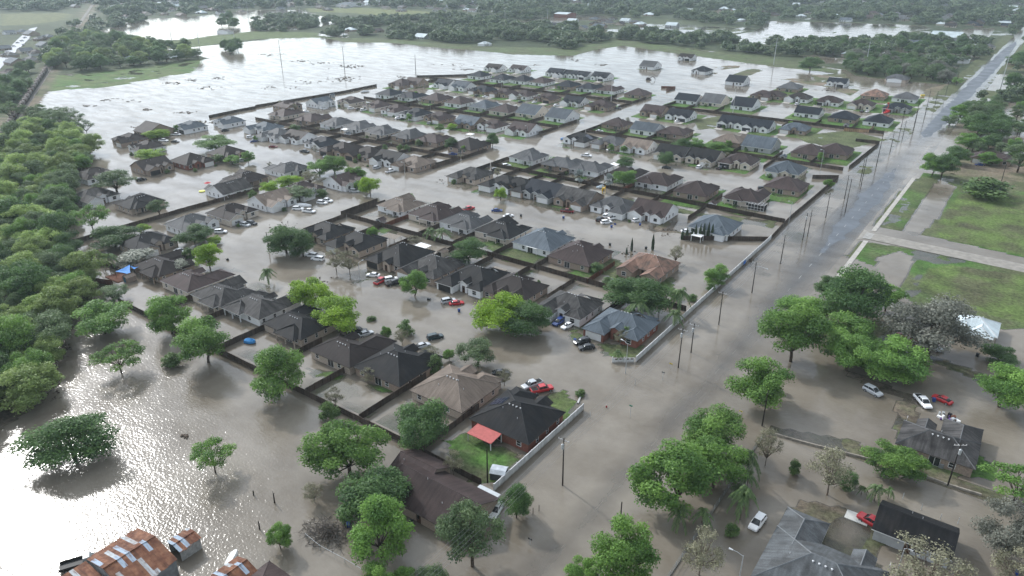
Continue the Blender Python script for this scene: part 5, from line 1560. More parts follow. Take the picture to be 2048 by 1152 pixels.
def street_lamp(x, y, h, a, label, group='street lamps', arm=1.8):
    root = empty('street_lamp', (x, y, 0))
    mb = MB(); mb.tube((0, 0, -0.8), (0, 0, h), 0.11, 0.07, 8)
    mb.build('pole', METAL, root)
    c, s = math.cos(a), math.sin(a)
    mb = MB(); mb.path([(0, 0, h - 0.1), (c * arm * .6, s * arm * .6, h + 0.25), (c * arm, s * arm, h + 0.25)], 0.045, 6)
    mb.build('lamp_arm', METAL, root)
    mb = MB(); mb.tube((c * arm, s * arm, h + 0.25), (c * (arm + .7), s * (arm + .7), h + 0.2), 0.1, 0.17, 8)
    mb.build('lamp_head', mat('lamp_head', (0.6, 0.62, 0.63), 0.4), root)
    return tag(root, label, 'street lamp', group)
def steel_pole(px, py, hpx, label, arms=True, group='tall transmission poles across the fields', r=0.35, col=None):
    x, y = at(px, py)
    d = math.hypot(x, y); dep = math.atan(CAM_H / d)
    h = hpx * mpp(px, py) / math.cos(dep)
    root = empty('transmission_pole', (x, y, 0))
    mb = MB(); mb.tube((0, 0, -0.5), (0, 0, h), r, r * .5, 8)
    mb.build('pole', col or METAL, root)
    if arms:
        mb = MB()
        for z in (h - 1.5, h - 4.5, h - 7.5): mb.tube((-2.4, 0, z), (2.4, 0, z + 0.3), 0.1, 0.1, 5)
        mb.build('cross_arm', METAL, root)
    tag(root, label, 'transmission pole', group)
    return x, y, h
def wires(name, pts, label, group='power lines over the main road', sag=0.9, r=0.018):
    mb = MB()
    P = []
    for a, b in zip(pts[:-1], pts[1:]):
        a, b = Vector(a), Vector(b)
        for i in range(12):
            t = i / 12
            p = a.lerp(b, t); p.z -= sag * 4 * t * (1 - t)
            P.append(p)
    P.append(Vector(pts[-1]))
    mb.path(P, r, 4)
    tag(mb.build(name, WIRE), label, 'power line', group)
def all_poles():
    ys = [53, 99, 155, 184, 211, 240, 268, 299, 330, 362, 395, 430, 468, 505, 545, 590, 640, 700]
    for i, y in enumerate(ys):
        h = 11.5 if y < 160 else 10.5
        wood_pole(-58.9 - (0.4 if i % 3 == 0 else 0), y, h, f"dark wooden utility pole left of the main road, {ORD[i + 1]} from the front" if i < 19 else 'x', transformer=i in (1, 2, 6), arm=i < 12 or i % 2 == 0,
                  lamp={4: -0.15, 3: None, 8: -0.1}.get(i) if y > 160 else None, lean=random.Random(i).uniform(-0.01, 0.01))
    for k, dx in enumerate((-1.15, -0.45, 0.45, 1.15)):
        pts = [(-58.9 + dx, 5, 11.2)] + [(-58.9 + dx, y, (11.2 if y < 160 else 10.2)) for y in ys]
        wires('power_line', pts, f"{['outermost left', 'inner left', 'inner right', 'outermost right'][k]} power line strung along the wooden poles by the road")
    pts = [(-58.9, 5, 8.4)] + [(-58.75, y, (8.6 if y < 160 else 7.9)) for y in ys[:12]]
    wires('telephone_line', pts, 'low telephone line slung below the power lines by the road', sag=0.7, r=0.022)
    for px, py, hp, lab in ((1382, 705, 62, 'pale topped utility pole close behind another, near the long white wall'), (1615, 472, 52, 'tall dark pole beside its twin above the wall end'),
                        (1755, 322, 60, 'bare dark pole among the upper road poles'), (1690, 425, 66, 'leaning bare pole where the road surfaces from the water'),
                        (1722, 372, 60, 'bare pole on the strip between fence and road'), (1800, 265, 52, 'slim pole near the upper corner house'), (1829, 248, 50, 'slim pole above the flooded verge'), (1850, 230, 48, 'slim pole by the upper road verge')):
        x, y = at(px, py)
        wood_pole(x, y, hp * mpp(px, py) * 1.05, lab, arm=px == 1382, transformer=px == 1382, group='bare poles by the road')
    x, y = at(975, 965); wood_pole(x, y, 8.2, 'brown utility pole at the corner of the ranch house fence', arm=False, group='single poles')
    x, y = at(1524, 852); wood_pole(x, y, 9.5, 'dark pole at the end of the low block wall, right of the road', arm=False, group='single poles')
    x, y = at(1895, 972); wood_pole(x, y, 10.5, 'dark utility pole with transformer behind the L shaped house', arm=True, transformer=True, group='single poles', armdir=0.6)
    x, y = at(1240, 1050); wood_pole(x, y, 5.5, 'short dark pole behind the bright tree at the bottom', arm=False, group='single poles')
    x, y = at(2003, 362); wood_pole(x, y, 8.0, 'dark pole beside the brown house right of the road', arm=False, group='single poles')
    x, y = at(538, 503); wood_pole(x, y, 7.5, 'slim dark lamp pole standing alone in the middle street water', arm=False, group='single poles')
    street_lamp(*at(1251, 747), 8.6, R(160), 'street lamp at the broken end of the long white wall')
    street_lamp(*at(720, 560), 6.0, R(100), 'pale street lamp in front of the black roofed house, second row')
    street_lamp(*at(1793, 1150), 6.0, R(0), 'small yard lamp near the bottom right roof', arm=0.6)
    street_lamp(*at(1478, 1160), 5.5, R(180), 'short double headed yard lamp at the bottom edge')
    street_lamp(-39.0, 66, 9.5, R(165), 'long armed street lamp at the bottom of the road', arm=4.6)
    for px, py, h, lab in ((810, 352, 6.5, 'thin lamp post in the flooded middle street by the tan house'), (1003, 182, 9, 'white flood lamp on a post amid the upper rows'), (862, 230, 6, 'thin lamp post in the upper left street'),
                       (1209, 218, 7, 'thin lamp post by the upper middle street'), (1055, 273, 6, 'thin lamp post near the middle street junction'), (1640, 345, 11, 'tall pale lamp post inside the road fence corner'),
                       (1577, 450, 9.5, 'tall pale lamp post behind the long plank fence')):
        x, y = at(px, py); street_lamp(x, y, h, R(200), lab, arm=0.9)
    for i, (px, py, hp) in enumerate(((563, 128, 46), (689, 138, 42), (832, 152, 40), (1547, 130, 52), (1730, 138, 52), (2000, 180, 78), (1095, 50, 30), (935, 48, 34), (1010, 45, 24), (180, 62, 22), (264, 78, 22), (345, 90, 36), (398, 88, 24), (471, 92, 30), (498, 42, 36))):
        steel_pole(px, py, hp, f"tall transmission pole, {ORD[i + 1]} of those across the distant fields", arms=i in (3, 4, 5), r=0.3 if i < 3 else 0.38, col=POLEM if i in (1, 2, 0) else None)
    for i, (px, py, hp, lab) in enumerate(((1222, 203, 44, 'tall pale pole behind the brown houses of the upper rows'), (1465, 230, 50, 'tall pale pole behind the navy roofed house, upper right'))):
        steel_pole(px, py, hp, lab, arms=False, group='pale poles among the upper rows', r=0.22, col=WHITEWALL)
# ------------------------------------------------------------------ one-off buildings and yard things
def add(label, root, cat, group=None):
    return tag(root, label, cat, group)
def rust_mat():
    g = NG('rusty_corrugated_sheet')
    tc_ = g.n('ShaderNodeTexCoord').outputs['Object']
    xyz = g.n('ShaderNodeSeparateXYZ', {0: tc_})
    s = g.math('FLOOR', g.math('MULTIPLY', xyz.outputs[1], 1.35))
    t = g.math('FLOOR', g.math('MULTIPLY', g.math('ADD', xyz.outputs[0], 60.0), 0.29))
    wn_ = g.n('ShaderNodeTexWhiteNoise', {'Vector': g.n('ShaderNodeCombineXYZ', {0: s, 1: t}).outputs[0]}, noise_dimensions='2D').outputs[0]
    sel = g.math('GREATER_THAN', wn_, 0.82)
    sel2 = g.math('GREATER_THAN', wn_, 0.94)
    rust = g.mix(g.rng(g.noise(0.9, 5), 0, 1, 0.35, 0.65), (0.13, 0.050, 0.028, 1), (0.24, 0.115, 0.065, 1))
    zinc = g.mix(g.rng(g.noise(1.2, 4), 0, 1, 0.4, 0.7), (0.36, 0.39, 0.41, 1), (0.26, 0.24, 0.225, 1))
    col = g.mix(sel, rust, zinc)
    col = g.mix(sel2, col, (0.27, 0.33, 0.40, 1))
    stv = g.n('ShaderNodeMapping', {'Vector': tc_, 'Scale': (0.35, 2.6, 1.0)}).outputs[0]
    col = g.mix(g.rng(g.noise(1.0, 4, stv, 0.6), 0, 0.75, 0.5, 0.68), col, (0.10, 0.042, 0.026, 1))
    g.l(g.scale(col, g.rng(wn_, 0.75, 1.2, 0, 1)), g.b.inputs['Base Color'])
    g.b.inputs['Roughness'].default_value = 0.6
    w_ = g.n('ShaderNodeTexWave', {'Scale': 2.2, 'Distortion': 0.3}, bands_direction='Y'); g.l(tc_, w_.inputs[0])
    bp = g.n('ShaderNodeBump', {'Strength': 0.7, 'Distance': 0.05, 'Height': w_.outputs[1]})
    g.l(bp.outputs[0], g.b.inputs['Normal'])
    return g.mat
def gable_shed(name, x, y, L_, W_, e, rise, label, cat, rm, wm, open_end=False, rz=0.0, flat=None, sheets=True):
    """ridge along local y"""
    root = empty(name, (x, y, 0), rz)
    mb = MB()
    z = 0
    a = W_ / 2
    for s in (-1, 1):
        n = 10
        for i in range(n):                                       # separate roofing sheets, slightly off each other
            rs = random.Random(i * 7 + s + int(x * 10))
            d = rs.uniform(-0.03, 0.05) if sheets else 0
            y0, y1 = -L_ / 2 + i * L_ / n, -L_ / 2 + (i + 1) * L_ / n + (0.05 if sheets else 0)
            ex = rs.uniform(0.2, 0.6) if sheets else 0.4
            k = 1 if s > 0 else -1
            P = [(0, y0, e + rise + d), (s * (a + ex), y0, e - rise * ex / a + d), (s * (a + ex), y1, e - rise * ex / a + d + .02), (0, y1, e + rise + d + .02)]
            mb.poly(P if s < 0 else P[::-1]); mb.poly([(p[0], p[1], p[2] - .04) for p in (P[::-1] if s < 0 else P)])
    mb.tube((0, -L_ / 2, e + rise + .03), (0, L_ / 2, e + rise + .03), .12, .12, 5)
    mb.build('roof', rm, root)
    wb = MB()
    wb.box(-a, a, -L_ / 2 + .15, L_ / 2 - .15, -0.6, e - 0.02, 0, 's' if open_end else '')
    wb.poly([(-a, L_ / 2 - .15, e - .02), (a, L_ / 2 - .15, e - .02), (0, L_ / 2 - .15, e + rise - .05)])
    if not open_end: wb.poly([(-a, -L_ / 2 + .15, e - .02), (a, -L_ / 2 + .15, e - .02), (0, -L_ / 2 + .15, e + rise - .05)])
    wb.build('wall', wm, root)
    return tag(root, label, cat)
def flat_cover(name, x, y, W_, D_, h, label, cat, rm, pm=None, rz=0.0, slope=0.0, slats=False):
    root = empty(name, (x, y, 0), rz)
    mb = MB()
    if slats:
        for i in range(int(D_ / 0.5)):
            yy = -D_ / 2 + i * 0.5
            mb.box(-W_ / 2, W_ / 2, yy, yy + 0.36, h, h + 0.08)
    else:
        z1, z2 = h, h + slope
        mb.poly([(-W_ / 2, -D_ / 2, z1), (W_ / 2, -D_ / 2, z1), (W_ / 2, D_ / 2, z2), (-W_ / 2, D_ / 2, z2)])
        mb.poly([(-W_ / 2, D_ / 2, z2 - .12), (W_ / 2, D_ / 2, z2 - .12), (W_ / 2, -D_ / 2, z1 - .12), (-W_ / 2, -D_ / 2, z1 - .12)])
        q = [(-W_ / 2, -D_ / 2, z1), (W_ / 2, -D_ / 2, z1), (W_ / 2, D_ / 2, z2), (-W_ / 2, D_ / 2, z2)]
        for a, b in zip(q, q[1:] + q[:1]): mb.poly([a, (a[0], a[1], a[2] - .12), (b[0], b[1], b[2] - .12), b])
    mb.build('cover', rm, root)
    for sx in (-1, 1):
        for sy in (-1, 1):
            p = MB(); xx, yy = sx * (W_ / 2 - .2), sy * (D_ / 2 - .2)
            p.box(xx - .08, xx + .08, yy - .08, yy + .08, -0.5, h + (slope if sy > 0 else 0) - .1)
            p.build('post', pm or TRIM, root)
    return tag(root, label, cat)
def bin_(px, py, col, label, z=-0.15, tip=False):
    m = {'b': mat('bin_blue', (0.02, 0.05, 0.2), 0.4), 'k': mat('bin_black', (0.02, 0.022, 0.025), 0.4)}[col]
    x, y = at(px, py, 0.4)
    root = empty('wheeled_bin', (x, y, z), random.Random(int(px)).uniform(0, 6))
    b = MB()
    loft(b, [[(-.26, -.28, 0.05), (.26, -.28, 0.05), (.26, .28, 0.05), (-.26, .28, 0.05)], [(-.32, -.36, 1.0), (.32, -.36, 1.0), (.32, .36, 1.0), (-.32, .36, 1.0)]])
    b.build('bin_body', m, root)
    l = MB(); l.box(-.34, .34, -.4, .42, 1.002, 1.07); l.build('lid', m, root)
    for s in (-1, 1):
        link('wheel', shared('bw', lambda: (lambda q: (q.tube((-.04, 0, 0), (.04, 0, 0), .12, .12, 10), q.mesh('wheel', [TYRE]))[-1])(MB())), root, (s * .28, .32, .12))
    if tip: root.rotation_euler = (R(80), 0, root.rotation_euler.z); root.location.z = 0.05
    return tag(root, label, 'bin', 'wheeled bins adrift')

def one_offs():
    rust = rust_mat()
    tin = mat('grey_tin_wall', (0.16, 0.17, 0.175), 0.6, 0.3, 1.2)
    # --- rusty barns, lower left
    r0, r1 = at(237, 1120, 5.2), at(316, 1071, 5.2)
    gable_shed('tin_barn', -106.3, 36.6, 9.0, 12.2, 3.4, 1.6, 'rusty tin barn with patched orange and grey roof sheets, bottom left', 'barn', rust, tin)
    flat_cover('tin_lean_to', -106.6, 27.6, 12, 8.6, 2.9, 'low rusty lean-to roof on the near side of the tin barn', 'lean-to', rust, POLEM, slope=0.25)
    x, y = at(370, 1088, 1.5)
    sh = gable_shed('tin_shed', x, y, 4.2, 3.6, 2.5, 0.35, 'small rusty tin shed with open end standing in water beside the barn', 'shed', rust, mat('pale_tin_wall', (0.3, 0.3, 0.29), 0.6, 0.25, 2), open_end=True)
    x, y = at(475, 1140, 3)
    gable_shed('tin_barn', x, y - 2.0, 8, 5.5, 2.7, 1.0, 'striped rusty tin roof barn cut by the bottom edge', 'barn', rust, tin)
    x, y = at(525, 1165, 3)
    house(525, 1180, 'N', 'b', 'B', 'S', W=9, D=9, label=None, opts='nf'); HOUSES[-1].update(short=None, row=0, side='F', k=0)
    HOUSES[-1]['root']['label'] = 'brown pyramid roof just showing at the bottom edge beside the rusty barn'
    # old flat bed truck behind the barn
    t = empty('old_truck', (*at(160, 1122, 0.8), -0.25), R(62))
    b = MB(); loft(b, [ring(*s) for s in ((0.6, .95, .5, 1.0), (0.7, .98, .5, 1.25), (2.6, .95, .5, 1.2), (2.9, .8, .6, 1.0))]); b.build('body', mat('old_truck_grey', (0.13, 0.14, 0.14), .4), t)
    b = MB(); loft(b, [ring(*s) for s in ((0.5, .9, 1.2, 1.5), (0.6, .85, 1.2, 1.9), (1.6, .83, 1.2, 1.95), (2.1, .9, 1.2, 1.3))]); b.build('cab', mat('old_cab', (0.25, 0.27, 0.27), .3), t)
    b = MB(); b.box(-3.2, 0.45, -1.05, 1.05, .7, .82); b.box(-3.2, 0.45, -1.08, -1.02, .82, 1.25); b.box(-3.2, .45, 1.02, 1.08, .82, 1.25); b.build('flat_bed', DARK, t)
    for i in (-2.2, 2.0):
        for s in (-1, 1): link('wheel', CARS['suv'][5], t, (i, s * .92, .35))
    tag(t, 'old dark flat bed truck parked against the rusty barn', 'truck')
    t = empty('upturned_boat', (*at(462, 1113, 0.5), 0), R(120))
    b = MB(); loft(b, [[(x, -w_, -0.1), (x, -w_ * .7, .5 * k), (x, w_ * .7, .5 * k), (x, w_, -0.1)] for x, w_, k in ((-1.8, .6, .8), (-.5, .75, 1), (1, .7, 1), (2.0, .2, .5))])
    b.build('hull', TRIM, t); tag(t, 'upturned white skiff beside the striped rusty roof', 'boat')
    for px, py, h, lab in ((549, 1005, 2.2, 'crooked dead stump post in the water, highest of three'), (507, 990, 1.2, 'short dark post in water left of the crooked stump'), (519, 1058, 1.9, 'leaning black post in water near the small round tree')):
        x, y = at(px, py); m = MB(); m.tube((0, 0, -.6), (.15, 0, h), .16, .11, 7)
        if px == 549:
            m.tube((.15, 0, h), (.5, .1, h + .4), .07, .03, 5); m.tube((.14, 0, h - .1), (-.2, .1, h + .5), .07, .03, 5)
        o = m.build('post', POLEM, None, (x, y, 0)); tag(o, lab, 'post')
    # fallen brush pile
    x, y = at(655, 1068); rs = random.Random(4); m = MB()
    for i in range(330):
        a = rs.uniform(0, 6.28); r_ = rs.uniform(0, 5.2) ; c = Vector((math.cos(a) * r_, math.sin(a) * r_ * .75, rs.uniform(-.1, 1.9 * (1 - r_ / 6))))
        d = Vector((rs.gauss(0, 1), rs.gauss(0, 1), rs.gauss(0.15, .45))).normalized() * rs.uniform(.6, 2.0)
        m.tube(c - d, c + d, rs.uniform(.025, .09), .015, 4, 0, False)
    tag(m.build('brush_pile', mat('dead_wood', (0.115, 0.10, 0.088), .9, .3, 3), None, (x, y, 0)), 'tangled pile of dead grey branches beside the ranch house yard', 'brush pile')
    pts = [at(*p) for p in ((612, 1075), (640, 1098), (690, 1125), (740, 1155))]
    m = MB()
    for a, b in zip(pts[:-1], pts[1:]): m.tube((*a, .9), (*b, .9), .04, .04, 5)
    for p in pts: m.tube((*p, -.4), (*p, 1.0), .06, .06, 6)
    tag(m.build('rail_fence', METAL), 'thin rail fence round the brush pile in the water', 'fence')
    # ranch house and its outhouses
    hh = house(880, 985, 'N', 'b', 'R', 'S', W=19, D=11.5, near=True, opts='n', zc=3.4); hh['label'] = 'long brown roofed ranch house among the trees at the bottom'; HOUSES[-1].update(short=None, row=0, side='F', k=0)
    hh = house(838, 930, 'N', 'b', 'R', 'S', W=9, D=8.5, near=True, opts='nf', zc=3.6); hh['label'] = 'small brown roofed wing building at the back of the long ranch house'; HOUSES[-1].update(short=None, row=0, side='F', k=0)
    x, y = at(965, 992, 2.4); flat_cover('carport', x, y, 5, 5, 2.3, 'pale grey carport roof at the right end of the ranch house', 'carport', METAL)
    # lower right houses
    hh = house(1882, 868, 'G', 'b', 'L', 'N', flip=True, W=14, D=15.5, near=True, opts='n', zc=3.2); hh['label'] = 'dark grey L shaped house on a small mud island, lower right'; HOUSES[-1].update(short=None, row=0, side='F', k=0)
    for ch in hh.children:
        if ch.name.startswith('roof'): ch.material_slots[0].link = 'OBJECT'; ch.material_slots[0].material = ROOF['W']
    hh = house(1652, 1120, 'A', 'c', 'L', 'N', flip=False, W=18, D=20, near=True, opts='n', zc=3.4); hh['label'] = 'large grey weathered hip roof house at the bottom right edge'; HOUSES[-1].update(short=None, row=0, side='F', k=0)
    hh = house(1834, 1048, 'B', 'g', 'R', 'S', W=12, D=8.6, near=True, opts='n', zc=3.6); hh['label'] = 'long black gabled roof building beside the bright red pickup'; HOUSES[-1].update(short=None, row=0, side='F', k=0)
    hh = house(1950, 648, 'M', 'c', 'B', 'S', W=11, D=12, near=True, opts='n', zc=3.2); hh['label'] = 'small cream house with pale metal roof behind the big grey tree'; HOUSES[-1].update(short=None, row=0, side='F', k=0)
    hh = house(1985, 312, 'N', 'b', 'A', 'S', flip=True, W=17, D=14, zc=3.2); hh['label'] = 'brown roofed house among trees right of the main road'; HOUSES[-1].update(short=None, row=0, side='F', k=0)
    # red patio roof and yard things of the corner house
    x, y = at(968, 864, 2.6); flat_cover('patio_roof', x, y + .2, 6.6, 4.2, 2.05, 'red corrugated patio roof beside the dark corner house', 'patio roof', mat('red_sheet', (0.38, 0.10, 0.09), 0.5, 0.15, 2), TRIM, slope=0.35)
    x, y = at(998, 944, 1.2); t = empty('garden_shed', (x, y, 0), R(20))
    m = MB(); loft(m, [[(-1.5, -1.4, 0), (-1.5, -1.4, 1.7), (-1.5, -.7, 2.15), (-1.5, .7, 2.15), (-1.5, 1.4, 1.7), (-1.5, 1.4, 0)], [(1.5, -1.4, 0), (1.5, -1.4, 1.7), (1.5, -.7, 2.15), (1.5, .7, 2.15), (1.5, 1.4, 1.7), (1.5, 1.4, 0)]]); m.build('wall', mat('shed_dark', (0.05, 0.055, 0.06)), t)
    m = MB(); m.path([(-1.7, -1.5, 1.75), (-1.7, -1.5, 1.76)], .02)
    loft(m, [[(s, -1.5, 1.72), (s, -.72, 2.22), (s, .72, 2.22), (s, 1.5, 1.72), (s, 1.5, 1.66), (s, .72, 2.16), (s, -.72, 2.16), (s, -1.5, 1.66)] for s in (-1.65, 1.65)]); m.build('roof', mat('shed_pale_roof', (0.4, 0.43, 0.46), .5), t)
    tag(t, 'small arched pale roofed shed in the corner house back yard', 'shed')
    # garden structures further up
    tan = mat('bleached_timber', (0.27, 0.235, 0.2), .85, .2, 2)
    for px, py, W_, D_, h, m_, sl, lab, cat in ((783, 472, 6.5, 4, 2.5, tan, True, 'bleached timber pergola behind the black roofed houses, second row', 'pergola'), (843, 492, 5, 5, 2.6, TRIM, False, 'white carport roof behind the black house, third from left, second row', 'carport'),
            (1068, 492, 4.5, 3.6, 2.5, TRIM, False, 'white patio cover at the back of the slate roofed white house, third row', 'patio cover'), (995, 540, 5, 4, 2.5, tan, True, 'timber pergola behind the white black roofed house, second row', 'pergola'),
            (1120, 590, 4, 4, 2.3, mat('dark_cover', (.06, .055, .05)), False, 'dark patio cover behind the black roofed house near the palms', 'patio cover'), (1395, 470, 4, 3, 2.3, TRIM, False, 'white patio cover beside the cypress row', 'patio cover'),
            (145, 398, 7, 5, 2.5, tan, True, 'timber pergola at the left edge by the wood', 'pergola'), (1230, 328, 4, 5, 2.6, TRIM, False, 'white carport between the grey roofed houses, fifth row', 'carport'), (662, 362, 4, 3, 2.4, TRIM, False, 'white awning in the trees by the middle street', 'awning'),
            (690, 258, 4, 4, 2.4, TRIM, False, 'white awning behind the grey roofed houses, second row left', 'awning'), (940, 268, 4, 4, 2.4, TRIM, False, 'white awning near the dark house at the second left row end', 'awning')):
        x, y = at(px, py, h); flat_cover(cat.replace(' ', '_'), x, y, W_, D_, h, lab, cat, m_, tan if m_ is tan else None, slats=sl)
    for px, py, lab, wm, rm in ((885, 503, 'small pale shed with dark door behind the third row yards', 'c', 'T'), (1425, 407, 'small white shed with brown roof behind the screened house', 'w', 'N'), (762, 440, 'long low shed in the flooded yard near the white tan roofed house', 'g', 'N'),
            (258, 553, 'small timber shed with blue front beside the shade sails', 'b', 'T'), (664, 190, 'small blue grey shed by the flooded field fence', 'g', 'S'), (695, 268, 'white playhouse shed by the second left row', 'w', 'S'), (1345, 218, 'small white shed beside the plank fence, upper right rows', 'w', 'G'),
            (1693, 250, 'small grey gabled shed by the tan fence', 'g', 'G'), (1567, 313, 'small blue roofed shed behind the slate roofed house', 'g', 'S'), (660, 302, 'small dark shed behind the black roofed houses, first left row', 'b', 'B')):
        x, y = at(px, py, 1.5)
        s = gable_shed('garden_shed', x, y, 3.4, 2.8, 1.9, .6, lab, 'shed', ROOF[rm], WALL[wm], sheets=False)
        q = MB(); q.box(-.6, .6, -1.62, -1.56, -.1, 1.7); q.build('door', mat('shed_door_blue', (0.04, 0.14, 0.22)) if px == 258 else DARK, s)
    # screened pool cage
    x, y = at(1515, 412, 1.4); t = empty('screen_room', (x, y, 0)); m = MB()
    for i in range(6):
        xx = -3.3 + i * 1.32
        for yy in (-2, 2): m.box(xx - .04, xx + .04, yy - .04, yy + .04, 0, 2.5)
        m.box(xx - .04, xx + .04, -2, 2, 2.5, 2.58)
    for yy in (-2, 0, 2): m.box(-3.34, 3.34, yy - .04, yy + .04, 2.58, 2.66)
    for z in (.1, 1.2): m.box(-3.34, 3.34, -2.04, -1.96, z, z + .08)
    m.build('frame', TRIM, t); m = MB(); m.box(-3.28, 3.28, -1.93, 1.93, -.1, 2.45); m.build('screen', mat('dark_mesh', (.035, .035, .035), .8), t)
    tag(t, 'dark screened patio room with white frame behind the brown roofed house', 'patio room')
    # play things, sails
    t = empty('yellow_slide', (*at(1207, 386, 0), 0), R(35)); ym = mat('yellow_plastic', (.65, .42, .02), .4)
    m = MB()
    for i in range(8): m.poly([(-.5, i * .5, 2.6 - i * .36), (.5, i * .5, 2.6 - i * .36), (.5, (i + 1) * .5, 2.24 - i * .36), (-.5, (i + 1) * .5, 2.24 - i * .36)])
    for s in (-.5, .5):
        for i in range(8): m.poly([(s, i * .5, 2.6 - i * .36), (s, (i + 1) * .5, 2.24 - i * .36), (s, (i + 1) * .5, 2.6 - i * .36), (s, i * .5, 2.95 - i * .36)])
    m.build('chute', ym, t); m = MB(); m.box(-.6, .6, -1.2, 0, 2.5, 2.62)
    for sx in (-.55, .55):
        for sy in (-1.15, -.05): m.box(sx - .06, sx + .06, sy - .06, sy + .06, -.4, 3.6)
    m.build('tower', ym, t); tag(t, 'bright yellow play slide in the yard behind the grey roofed house', 'slide')
    blue = mat('blue_shade_cloth', (.03, .2, .55), .6, .1)
    for px, py, P, lab in ((250, 542, [(-2.5, -2, 2.3), (3.5, 0, 2.0), (-2.2, 3, 3.1)], 'larger bright blue shade sail over the deck'), (266, 534, [(-2, 0, 2.2), (2.6, -1.0, 2.6), (2.2, 1.6, 3.0)], 'smaller bright blue shade sail by the dark roof')):
        x, y = at(px, py, 2.4); t = empty('shade_sail', (x, y, 0)); m = MB(); c = tuple(sum(p[i] for p in P) / 3 - (.25 if i == 2 else 0) for i in range(3))
        for a, b in zip(P, P[1:] + P[:1]):
            mid = tuple((a[i] + b[i]) / 2 * .88 + c[i] * .12 for i in range(3)); m.poly([a, mid, c]); m.poly([mid, b, c])
        m.build('cloth', blue, t)
        for p in P: q = MB(); q.tube((p[0], p[1], -.4), p, .06, .05, 6); q.build('post', POLEM, t)
        tag(t, lab, 'shade sail', 'blue shade sails')
    x, y = at(240, 553, .2); m = MB(); m.box(-4, 4, -3, 3, -.3, .18); tag(m.build('timber_deck', WOODR, None, (x, y, 0)), 'reddish timber deck under the blue shade sails', 'deck')
    t = empty('garden_parasol', (*at(416, 373, 0), -.2)); m = MB(); m.tube((0, 0, 0), (0, 0, 2.2), .04, .04, 6); m.build('pole', METAL, t)
    m = MB()
    for i in range(8):
        a, b = i * math.pi / 4, (i + 1) * math.pi / 4; m.poly([(math.cos(a) * 1.5, math.sin(a) * 1.5, 1.9), (math.cos(b) * 1.5, math.sin(b) * 1.5, 1.9), (0, 0, 2.5)])
    m.build('canopy', mat('parasol_red', (.45, .05, .06)), t); tag(t, 'small red parasol by the white weathered house', 'parasol')
    t = empty('paddling_pool', (*at(404, 383, 0), -.1)); m = MB(); m.tube((0, 0, 0), (0, 0, .45), 1.3, 1.35, 18); m.build('tub', mat('pool_yellow', (.6, .6, .1), .4), t); tag(t, 'pale yellow paddling pool afloat near the red parasol', 'paddling pool')
    # boats under tarps, trailers
    for px, py, lab, c, rz in ((1133, 277, 'long blue tarp covered boat at the sixth row corner', (.09, .2, .4), 20), (1206, 371, 'pale covered boat in the yard by the yellow slide', (.5, .58, .64), 70), (500, 680, 'small bright blue boat cover by the front row fence', (.04, .22, .5), 20), (730, 182, 'white covered trailer between the upper left houses', (.6, .62, .63), 70), (607, 409, 'white box trailer beside the white gabled house', (.7, .71, .72), 25)):
        x, y = at(px, py, .8); t = empty('covered_boat', (x, y, -.1), R(rz)); m = MB()
        L_ = 3.4 if px != 500 else 1.5
        loft(m, [[(k * L_, -w_, .3), (k * L_, -w_ * .8, .9), (k * L_, 0, 1.0 + hh_), (k * L_, w_ * .8, .9), (k * L_, w_, .3)] for k, w_, hh_ in ((-1, .9, .1), (-.4, 1.1, .5), (.3, 1.05, .5), (.8, .7, .2), (1.05, .15, 0))])
        m.build('cover', mat('cover_%d' % px, c, .5), t); m = MB(); m.box(-L_ * .8, L_ * .7, -.5, .5, 0, .29); m.build('trailer', DARK, t); tag(t, lab, 'covered boat')
    for i, (px, py, c, lab) in enumerate(((1042, 431, 'k', 'black bin adrift in the street beside the white sedan'), (1127, 435, 'b', 'blue bin lid up near the dark red pickup'), (1220, 489, 'k', 'black bin standing in the bend of the flooded street'), (1292, 496, 'k', 'black bin near the orange brown roof'),
            (1229, 446, 'b', 'blue bin right of the cluster of white cars'), (1223, 453, 'b', 'blue bin below the cluster of white cars'), (1280, 449, 'b', 'blue bin in front of the white gabled house with garage doors'), (918, 621, 'b', 'blue bin floating below the red sedan'), (962, 648, 'k', 'black bin in water left of the yellow green tree'),
            (1150, 681, 'b', 'blue bin between the black cars and the garage'), (1868, 800, 'b', 'blue bin between white pickup and red car'), (1955, 710, 'k', 'black bin under the dark shrub right of the grey tree'), (697, 1050, 'b', 'blue drum at the end of the brush pile'), (823, 1045, 'k', 'dark bin against the ranch house wall'), (2035, 1146, 'b', 'blue bin at the bottom right corner'), (861, 598, 'k', 'black bin tipped in the street under the round tree'), (453, 517, 'k', 'black bin adrift in the left street'))):
        bin_(px, py, c, lab, tip=px in (453, 861, 1229))
    # hydrant, signs, marker posts by the junction
    x, y = at(1213, 815); t = empty('fire_hydrant', (x, y, -.3)); m = MB(); m.tube((0, 0, 0), (0, 0, .75), .14, .13, 10); m.tube((0, 0, .75), (0, 0, .95), .16, .04, 10); m.tube((-.25, 0, .55), (.25, 0, .55), .08, .08, 8); m.build('barrel', mat('hydrant_red', (.35, .03, .03), .5), t); m = MB(); m.tube((0, 0, .95), (0, 0, 1.02), .05, .05, 6); m.build('cap', TRIM, t); tag(t, 'small red fire hydrant standing in the flooded verge', 'hydrant')
